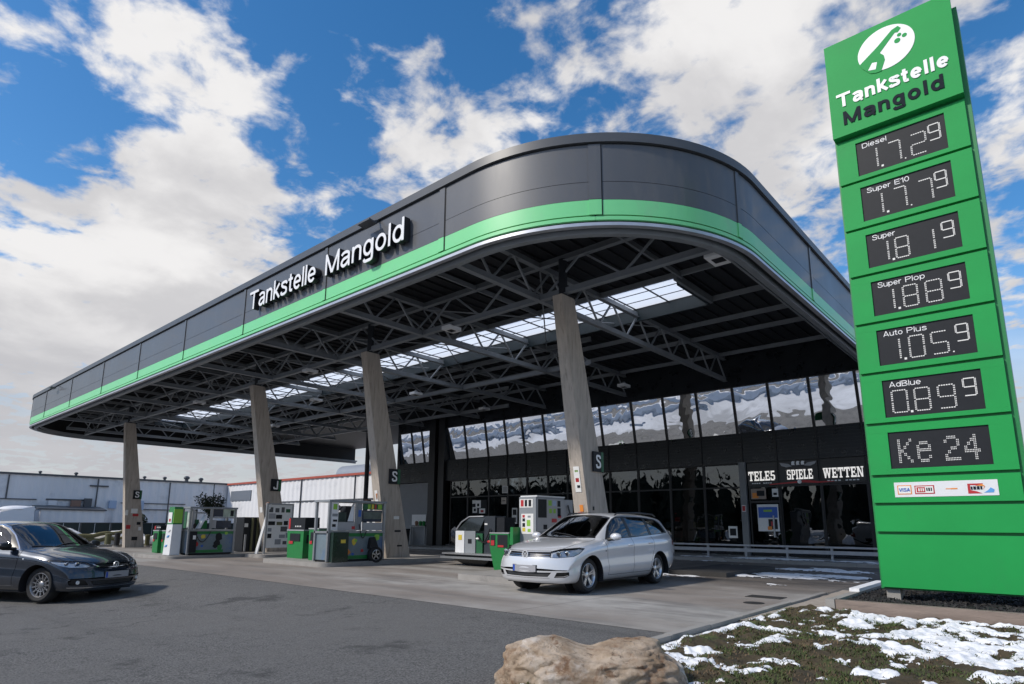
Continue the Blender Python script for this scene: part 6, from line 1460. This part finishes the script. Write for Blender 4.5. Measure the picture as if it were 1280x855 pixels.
def air_point():
    t=thing('service_platform','air and water point on a silver edged platform with dark tapered base','service point',(-13.2,13.8,0))
    mb=MB(); mb.hexa([(-13.6,13.5,0),(-12.9,13.5,0),(-12.9,14.4,0),(-13.6,14.4,0)],[(-14.0,13.3,.2),(-12.5,13.3,.2),(-12.5,14.6,.2),(-14.0,14.6,.2)]); mb.build('base',M_dark,t,.02)
    mb=MB(); mb.box(-14.45,-12.0,13.2,14.7,.205,.27); mb.build('lower_edge',M_alu,t,.02); mb=MB(); mb.box(-14.3,-12.05,13.25,14.65,.272,.33); mb.build('deck',M_screen,t); mb=MB(); mb.box(-14.35,-12.03,13.18,14.68,.332,.375); mb.build('upper_edge',M_pole,t,.015)
    mb=MB(); mb.box(-14.08,-13.70,13.48,13.98,.376,1.02); mb.build('white_locker',M_white,t,.02); mb=MB(); mb.box(-13.95,-13.8,13.472,13.479,.75,.9); mb.build('emblem',M_yellow,t); mb=MB(); mb.box(-13.698,-13.25,13.5,13.98,.376,1.02); mb.build('grey_locker',M_greyp,t,.04); mb=MB(); mb.box(-13.55,-13.4,13.49,13.499,.65,.78); mb.build('lock',M_screen,t)
    mb=MB(); mb.hexa([(-14.05,13.5,1.022),(-13.1,13.5,1.022),(-13.1,13.98,1.022),(-14.05,13.98,1.022)],[(-13.55,13.55,1.42),(-12.9,13.55,1.42),(-12.9,13.93,1.42),(-13.55,13.93,1.42)]); mb.build('dark_hood',mat('smoked_cover',(.02,.025,.027),.12,coat=.5),t,.03)
    mb=MB(); mb.path([(-14.06,13.49,1.06),(-13.85,13.5,1.28),(-13.55,13.53,1.44),(-12.95,13.54,1.45)],.022,8); mb.build('hood_rail',M_pole,t,0,True)
    mb=MB(); mb.box(-12.88,-12.45,13.5,13.98,.376,1.46); mb.build('dark_panel',mat('slate_panel',(.03,.036,.045),.4),t,.02); mb=MB(); mb.box(-12.4,-12.1,13.52,13.98,.376,1.42); mb.build('dark_panel',M_screen,t,.02)
    mb=MB(); mb.box(-12.86,-12.75,13.49,13.499,1.2,1.25); mb.build('label',M_paper,t); mb=MB(); mb.box(-13.2,-12.95,13.5,13.9,.376,.95); mb.build('green_unit',M_dkgreen,t,.02); mb=MB(); mb.ball((-13.1,13.45,.8),.08,.03,.03); mb.build('grip',M_paper,t,0,True); mb=MB(); mb.ball((-12.68,13.49,.72),.07,.02,.04); mb.ball((-12.55,13.49,.70),.05,.02,.03); mb.build('print',M_red,t,0,True)
    hose(t,(-12.6,13.45,1.1),(-13.1,13.45,.9),.3,.02)
air_point()
# things in front of the roller gate
t=thing('gate_notice','white tilted notice panel with small flower pots in front of the grey roller gate','notice',(-28.3,24.2,-.1)); mb=MB(); mb.box(-29.0,-27.75,24.16,24.2,1.15,1.75); mb.build('panel',M_white,t,.01)
for k,(x,m) in enumerate(((-28.5,mat('brown_box',(.25,.15,.11),.7)),(-28.15,M_bin),(-27.85,M_bin))): mb=MB(); mb.lathe([(.07,1.1),(.1,1.25),(.06,1.25)],(x,24.1,0),12); mb.ball((x,24.1,1.3),.11,.1,.09,10,7); mb.build('flower_pot',m,t,0,True)
mb=MB(); mb.box(-29.1,-27.7,24.02,24.16,1.06,1.1); mb.box(-29.05,-28.98,24.1,24.16,-.05,1.06); mb.box(-27.8,-27.73,24.1,24.16,-.05,1.06); mb.build('shelf',M_alu,t)
t=thing('bin','black waste bin just right of the second leaning column','bin',(-28.9,23.5,-.1)); mb=MB(); mb.hexa([(-29.15,23.3,-.1),(-28.7,23.3,-.1),(-28.7,23.7,-.1),(-29.15,23.7,-.1)],[(-29.2,23.25,.85),(-28.65,23.25,.85),(-28.65,23.75,.85),(-29.2,23.75,.85)]); mb.build('body',M_black,t,.03); mb=MB(); mb.box(-29.22,-28.63,23.23,23.77,.855,.93); mb.build('lid',M_screen,t,.02)
# ------------------------------------------------------------------ planted corner with the boulder
def lawn_z(x,y):
    e=sst((x+3.36)/.35); far_=sst((9.86-y)/.3)
    return -.02+e*(.075+.05*noise.noise((x*.8,y*.8,3))+.05*noise.fractal(Vector((x*4.2,y*4.2,0)),1,2,3)+.02*max(0,noise.noise((x*11,y*11,5))))
M_soil=mat('moss_and_soil',(.060,.045,.024),.95,0,.6,5,.03,18,dirt=(.050,.072,.018,.95),dscale=2.2)
def x_edge(y): return -3.34
LXS=frange(-3.345,1.6,170); LYS=frange(2.2,9.86,240)
struct(sheet('lawn_soil',LXS,LYS,lawn_z,M_soil))
def snow_amount(x,y):
    n=noise.fractal(Vector((x*.9+4,y*.9,1.3)),1,2,5)*.30+noise.fractal(Vector((x*2.7,y*2.7,7)),1,2,8)*.95+.16*noise.noise((x*17,y*17,3))
    # lies thick along the bed and the right, thins out to mossy grass at the left and front
    band=sst((y-6.0)/2.8)*sst((x+3.2)/1.4)*.40+sst((y-4.4)/1.5)*sst((x+2.6)/1.6)*.10
    edge=.42*math.exp(-((x+3.22)/.16)**2)*sst((y-5.2)/1.2)
    front=.16*math.exp(-((y-4.3)/.45)**2)*sst((x+2.5)/.6)
    return n+band+edge+front-.25
def snow_sheet():
    xs=frange(-3.30,1.0,400); ys=frange(3.2,9.80,520); bm=bmesh.new(); V={}
    for i,x in enumerate(xs):
        for j,y in enumerate(ys):
            a=snow_amount(x,y)
            if a>-.06: V[i,j]=bm.verts.new((x,y,lawn_z(x,y)+max(-.02,min(.014,a*.07))+.006*noise.noise((x*14,y*14,2))+.003*noise.noise((x*40,y*40,2))))
    for (i,j) in list(V):
        k=[(i,j),(i+1,j),(i+1,j+1),(i,j+1)]
        if all(q in V for q in k): bm.faces.new([V[q] for q in k])
    bmesh.ops.delete(bm,geom=[v for v in bm.verts if not v.link_faces],context='VERTS')
    tag(link('snow_cover',bm,M_snow,None,True),'patchy white snow lying on the mossy lawn','snow',kind='stuff')
snow_sheet()
def grass():
    rnd=random.Random(3)
    for nm,m,cnt,lab in (('grass',mat('winter_grass',(.062,.085,.022),.8,0,.55,2.2,dirt=(.13,.12,.035,.8),dscale=1.7),60000,'short dark green winter grass and moss'),('dry_grass',mat('dry_grass',(.15,.10,.055),.85,0,.5,2.5,dirt=(.22,.17,.09,.7),dscale=4),26000,'brown dry grass tufts between the moss')):
        bm=bmesh.new(); k=0
        while k<cnt:
            x=rnd.uniform(-3.3,1.5); y=2.6+rnd.random()**1.4*7.2
            c=noise.fractal(Vector((x*2.3+(9 if nm=='dry_grass' else 0),y*2.3,4)),1,2,3)
            if c<(-.05 if nm=='grass' else .10)+rnd.uniform(-.12,.12): k+=.25; continue
            s=snow_amount(x,y)
            if s>.10 and rnd.random()<.93: k+=.3; continue
            z=lawn_z(x,y); h=rnd.uniform(.010,.034)*(1.25 if nm=='grass' else 1.0); a=rnd.uniform(0,6.28); w=rnd.uniform(.003,.006); l=rnd.uniform(.5,1.8)*h
            dx,dy=math.cos(a),math.sin(a); p=Vector((x,y,z-.006)); t=Vector((-dy*w,dx*w,0)); q=p+Vector((dx*l*.45,dy*l*.45,h*.65)); e=p+Vector((dx*l,dy*l,h*.95))
            v=[bm.verts.new(p-t),bm.verts.new(p+t),bm.verts.new(q+t*.7),bm.verts.new(q-t*.7),bm.verts.new(e)]
            bm.faces.new((v[0],v[1],v[2],v[3])); bm.faces.new((v[3],v[2],v[4])); k+=1
        tag(link(nm,bm,m),lab,'grass',kind='stuff')
grass()
# raised bed under the price sign
def bed():
    t=thing('raised_bed','raised bed with brown stone edging and dark bark around the foot of the price sign','raised bed',(-1,11,0))
    M_edge=mat('brown_edging',(.235,.185,.155),.9,0,.25,2.5,.006,30,stretch=(.6,4,4),dirt=(.09,.075,.065,.6),dscale=2)
    mb=MB(); mb.box(-2.56,2.6,9.88,10.0,-.1,.205); mb.build('edging',M_edge,t,.012)
    mb=MB(); mb.box(-2.68,-2.562,9.86,10.02,-.1,.212); mb.build('corner_stone',M_conc2,t,.015)
    mb=MB(); mb.box(-2.68,-2.56,10.022,13.2,-.1,.20); mb.build('edging',M_conc2,t,.012)
    mb=MB(); mb.box(-2.56,2.6,13.08,13.2,-.1,.20); mb.build('edging',M_conc2,t,.012)
    struct_ = sheet('bark_soil',frange(-2.56,2.6,50),frange(10.0,13.08,36),lambda x,y:.15+.03*noise.noise((x*2,y*2,0))+.02*noise.noise((x*9,y*9,0)),mat('bark_soil',(.010,.010,.011),.95,0,.3,20,.02,50)); struct_.parent=t; struct_.location=-Vector(base_of(t)); BASE[struct_.name]=Vector((0,0,0))
    bm=bmesh.new(); rnd=random.Random(8)
    for k in range(9000):
        x=rnd.uniform(-2.52,1.6); y=10.02+rnd.random()**1.5*2.9; s=rnd.uniform(.008,.026); z=.15+.03*noise.noise((x*2,y*2,0))+.02*noise.noise((x*9,y*9,0))+s*.5
        m=Matrix.Translation((x,y,z))@Matrix.Rotation(rnd.uniform(0,6.28),4,(rnd.random()-.5,rnd.random()-.5,rnd.random()+.01))@Matrix.Diagonal((s*1.6,s,s*.5,1))
        v=[bm.verts.new(m@Vector(c)) for c in ((-1,-1,-1),(1,-1,-1),(0,1,-1),(0,0,1.2))]
        for f in ((0,2,1),(0,1,3),(1,2,3),(2,0,3)): bm.faces.new([v[i] for i in f])
    tag(link('bark_mulch',bm,mat('dark_bark',(.016,.015,.015),.7,0,.5,30)),'dark bark and slag chips under the price sign','mulch',kind='stuff')
    mb=MB(); mb.box(-2.70,-2.555,11.3,13.25,.203,.255)
    for v in mb.bm.verts: v.co.z+=0
    tag(mb.build('snow_strip',M_snow,None,.02),'strip of white snow on the bed edging left of the price sign','snow')
bed()
def boulder():
    bm=bmesh.new(); bmesh.ops.create_icosphere(bm,subdivisions=6,radius=1)
    c=Vector((-2.88,4.22,.075)); ax=Vector((.80,.60,0)).normalized(); ay=Vector((-.60,.80,0))
    for v in bm.verts:
        p=v.co.copy()
        # two humps with a saddle, blocky shoulders
        q=Vector((math.copysign(abs(p.x)**.93,p.x),math.copysign(abs(p.y)**.85,p.y),math.copysign(abs(p.z)**.80,p.z)))
        top=1+.10*math.cos((q.x+.62)*4.2)+.02-.20*math.exp(-((q.x+.05)/.2)**2)+.05*sst((-.5-q.x)/.4)
        n=.085*noise.fractal(p*1.7+Vector((2,5,1)),1,2,5)+.06*noise.noise(p*3.1+Vector((7,0,0)))
        rdg=.045*(1-abs(noise.noise(p*2.3+Vector((1,9,4)))))**3+.035*(1-abs(noise.noise(p*5.1+Vector((3,2,4)))))**4
        pit=-.03*max(0,noise.noise(p*8+Vector((0,3,0))))-.012*max(0,noise.noise(p*17))
        k=1+n+pit-rdg
        L=ax*(q.x*.75*k)+ay*(q.y*.42*k); z=q.z*.305*k*(top if q.z>0 else 1)
        v.co=c+L+Vector((0,0,max(z,-.25)))
    m=bpy.data.materials.new('boulder_stone'); m.use_nodes=True; t=m.node_tree; b=t.nodes['Principled BSDF']; b.inputs['Roughness'].default_value=.88; b.inputs['Specular IOR Level'].default_value=.25
    tc=N(t,'ShaderNodeTexCoord'); v=tc.outputs['Object']
    def noi(s,d,r,off=0,dist=0):
        mp=N(t,'ShaderNodeMapping'); mp.inputs['Location'].default_value=(off,off*.7,off*.3); LK(t,v,mp.inputs[0])
        n=N(t,'ShaderNodeTexNoise'); n.inputs['Scale'].default_value=s; n.inputs['Detail'].default_value=d; n.inputs['Roughness'].default_value=r; n.inputs['Distortion'].default_value=dist; LK(t,mp.outputs[0],n.inputs['Vector']); return n.outputs['Fac']
    def mr(x,a,bb,c=0,d=1):
        n=N(t,'ShaderNodeMapRange',interpolation_type='SMOOTHSTEP'); LK(t,x,n.inputs[0])
        for i,q in enumerate((a,bb,c,d)): n.inputs[i+1].default_value=q
        return n.outputs[0]
    def mix(f,a,c):
        n=N(t,'ShaderNodeMix',data_type='RGBA'); LK(t,f,n.inputs[0])
        for i,q in ((6,a),(7,c)):
            if isinstance(q,tuple): n.inputs[i].default_value=(*q,1)
            else: LK(t,q,n.inputs[i])
        return n.outputs[2]
    c_=mix(mr(noi(3.2,9,.65),.3,.7),(.34,.235,.15),(.66,.54,.42)); c_=mix(mr(noi(5,10,.7,3,.6),.50,.64,0,.85),c_,(.22,.115,.06)); c_=mix(mr(noi(1.7,8,.65,7,.3),.52,.66,0,.8),c_,(.78,.72,.65)); c_=mix(mr(noi(11,8,.7,11,.8),.56,.68,0,.8),c_,(.065,.045,.032)); c_=mix(mr(noi(28,5,.7,5),.55,.75,0,.5),c_,(.08,.055,.04))
    LK(t,c_,b.inputs['Base Color'])
    bp=N(t,'ShaderNodeBump'); bp.inputs['Distance'].default_value=.035; LK(t,noi(20,12,.75,2,.3),bp.inputs['Height']); LK(t,bp.outputs[0],b.inputs['Normal'])
    tag(link('boulder',bm,m,None,True),'big two-humped brown boulder at the front edge of the lawn','boulder')
boulder()
# snow left over on the wet lane and by the kerbs
def lane_snow():
    bm=bmesh.new(); xs=frange(-14,-3.55,240); ys=frange(13,24.2,250); V={}
    for i,x in enumerate(xs):
        for j,y in enumerate(ys):
            n=noise.fractal(Vector((x*.45,y*1.5,2.2)),1,2,5)*.7+noise.fractal(Vector((x*2.2,y*4.4,9)),1,2,3)*.28
            w=.62*math.exp(-((y-16.0-.25*(x+6))/1.15)**2)*sst((x+9.5)/2.5)*sst((-3.3-x)/.3)+.5*math.exp(-((y-18.9)/.5)**2)*sst((x+7)/1.5)+.52*math.exp(-((y-22.1)/.42)**2)*sst((x+13)/3)
            a=n+w-.44
            if a>-.03: V[i,j]=bm.verts.new((x,y,(.10 if y>21.62 else 0)+.004+max(0,min(.035,a*.12))))
    for (i,j) in list(V):
        k=[(i,j),(i+1,j),(i+1,j+1),(i,j+1)]
        if all(q in V for q in k) and not (ys[j]<21.62<ys[j+1]): bm.faces.new([V[q] for q in k])
    bmesh.ops.delete(bm,geom=[v for v in bm.verts if not v.link_faces],context='VERTS')
    tag(link('slush',bm,M_snow,None,True),'patches of melting snow on the wet lane and shop pavement','snow',kind='stuff')
lane_snow()
mb=MB(); mb.tube((-3.9,10.4,.002),(-3.9,10.4,.008),.16,20); struct(mb.build('manhole_cover',mat('cast_iron',(.05,.048,.046),.6,.4,.2,20)))
mb=MB(); mb.box(-4.35,-3.75,11.2,11.55,.002,.010); struct(mb.build('drain_grate',mat('cast_iron',(.05,.048,.046),.6,.4,.2,20)))
# dark kerb island behind the silver car
mb=MB(); mb.box(-7.7,-6.2,14.9,18.3,-.1,.11); tag(mb.build('pump_island',mat('tarred_kerb',(.035,.034,.034),.8,0,.3,6),None,.03),'low dark kerbed island on the wet lane right behind the silver estate car','pump island',group='raised pump islands')
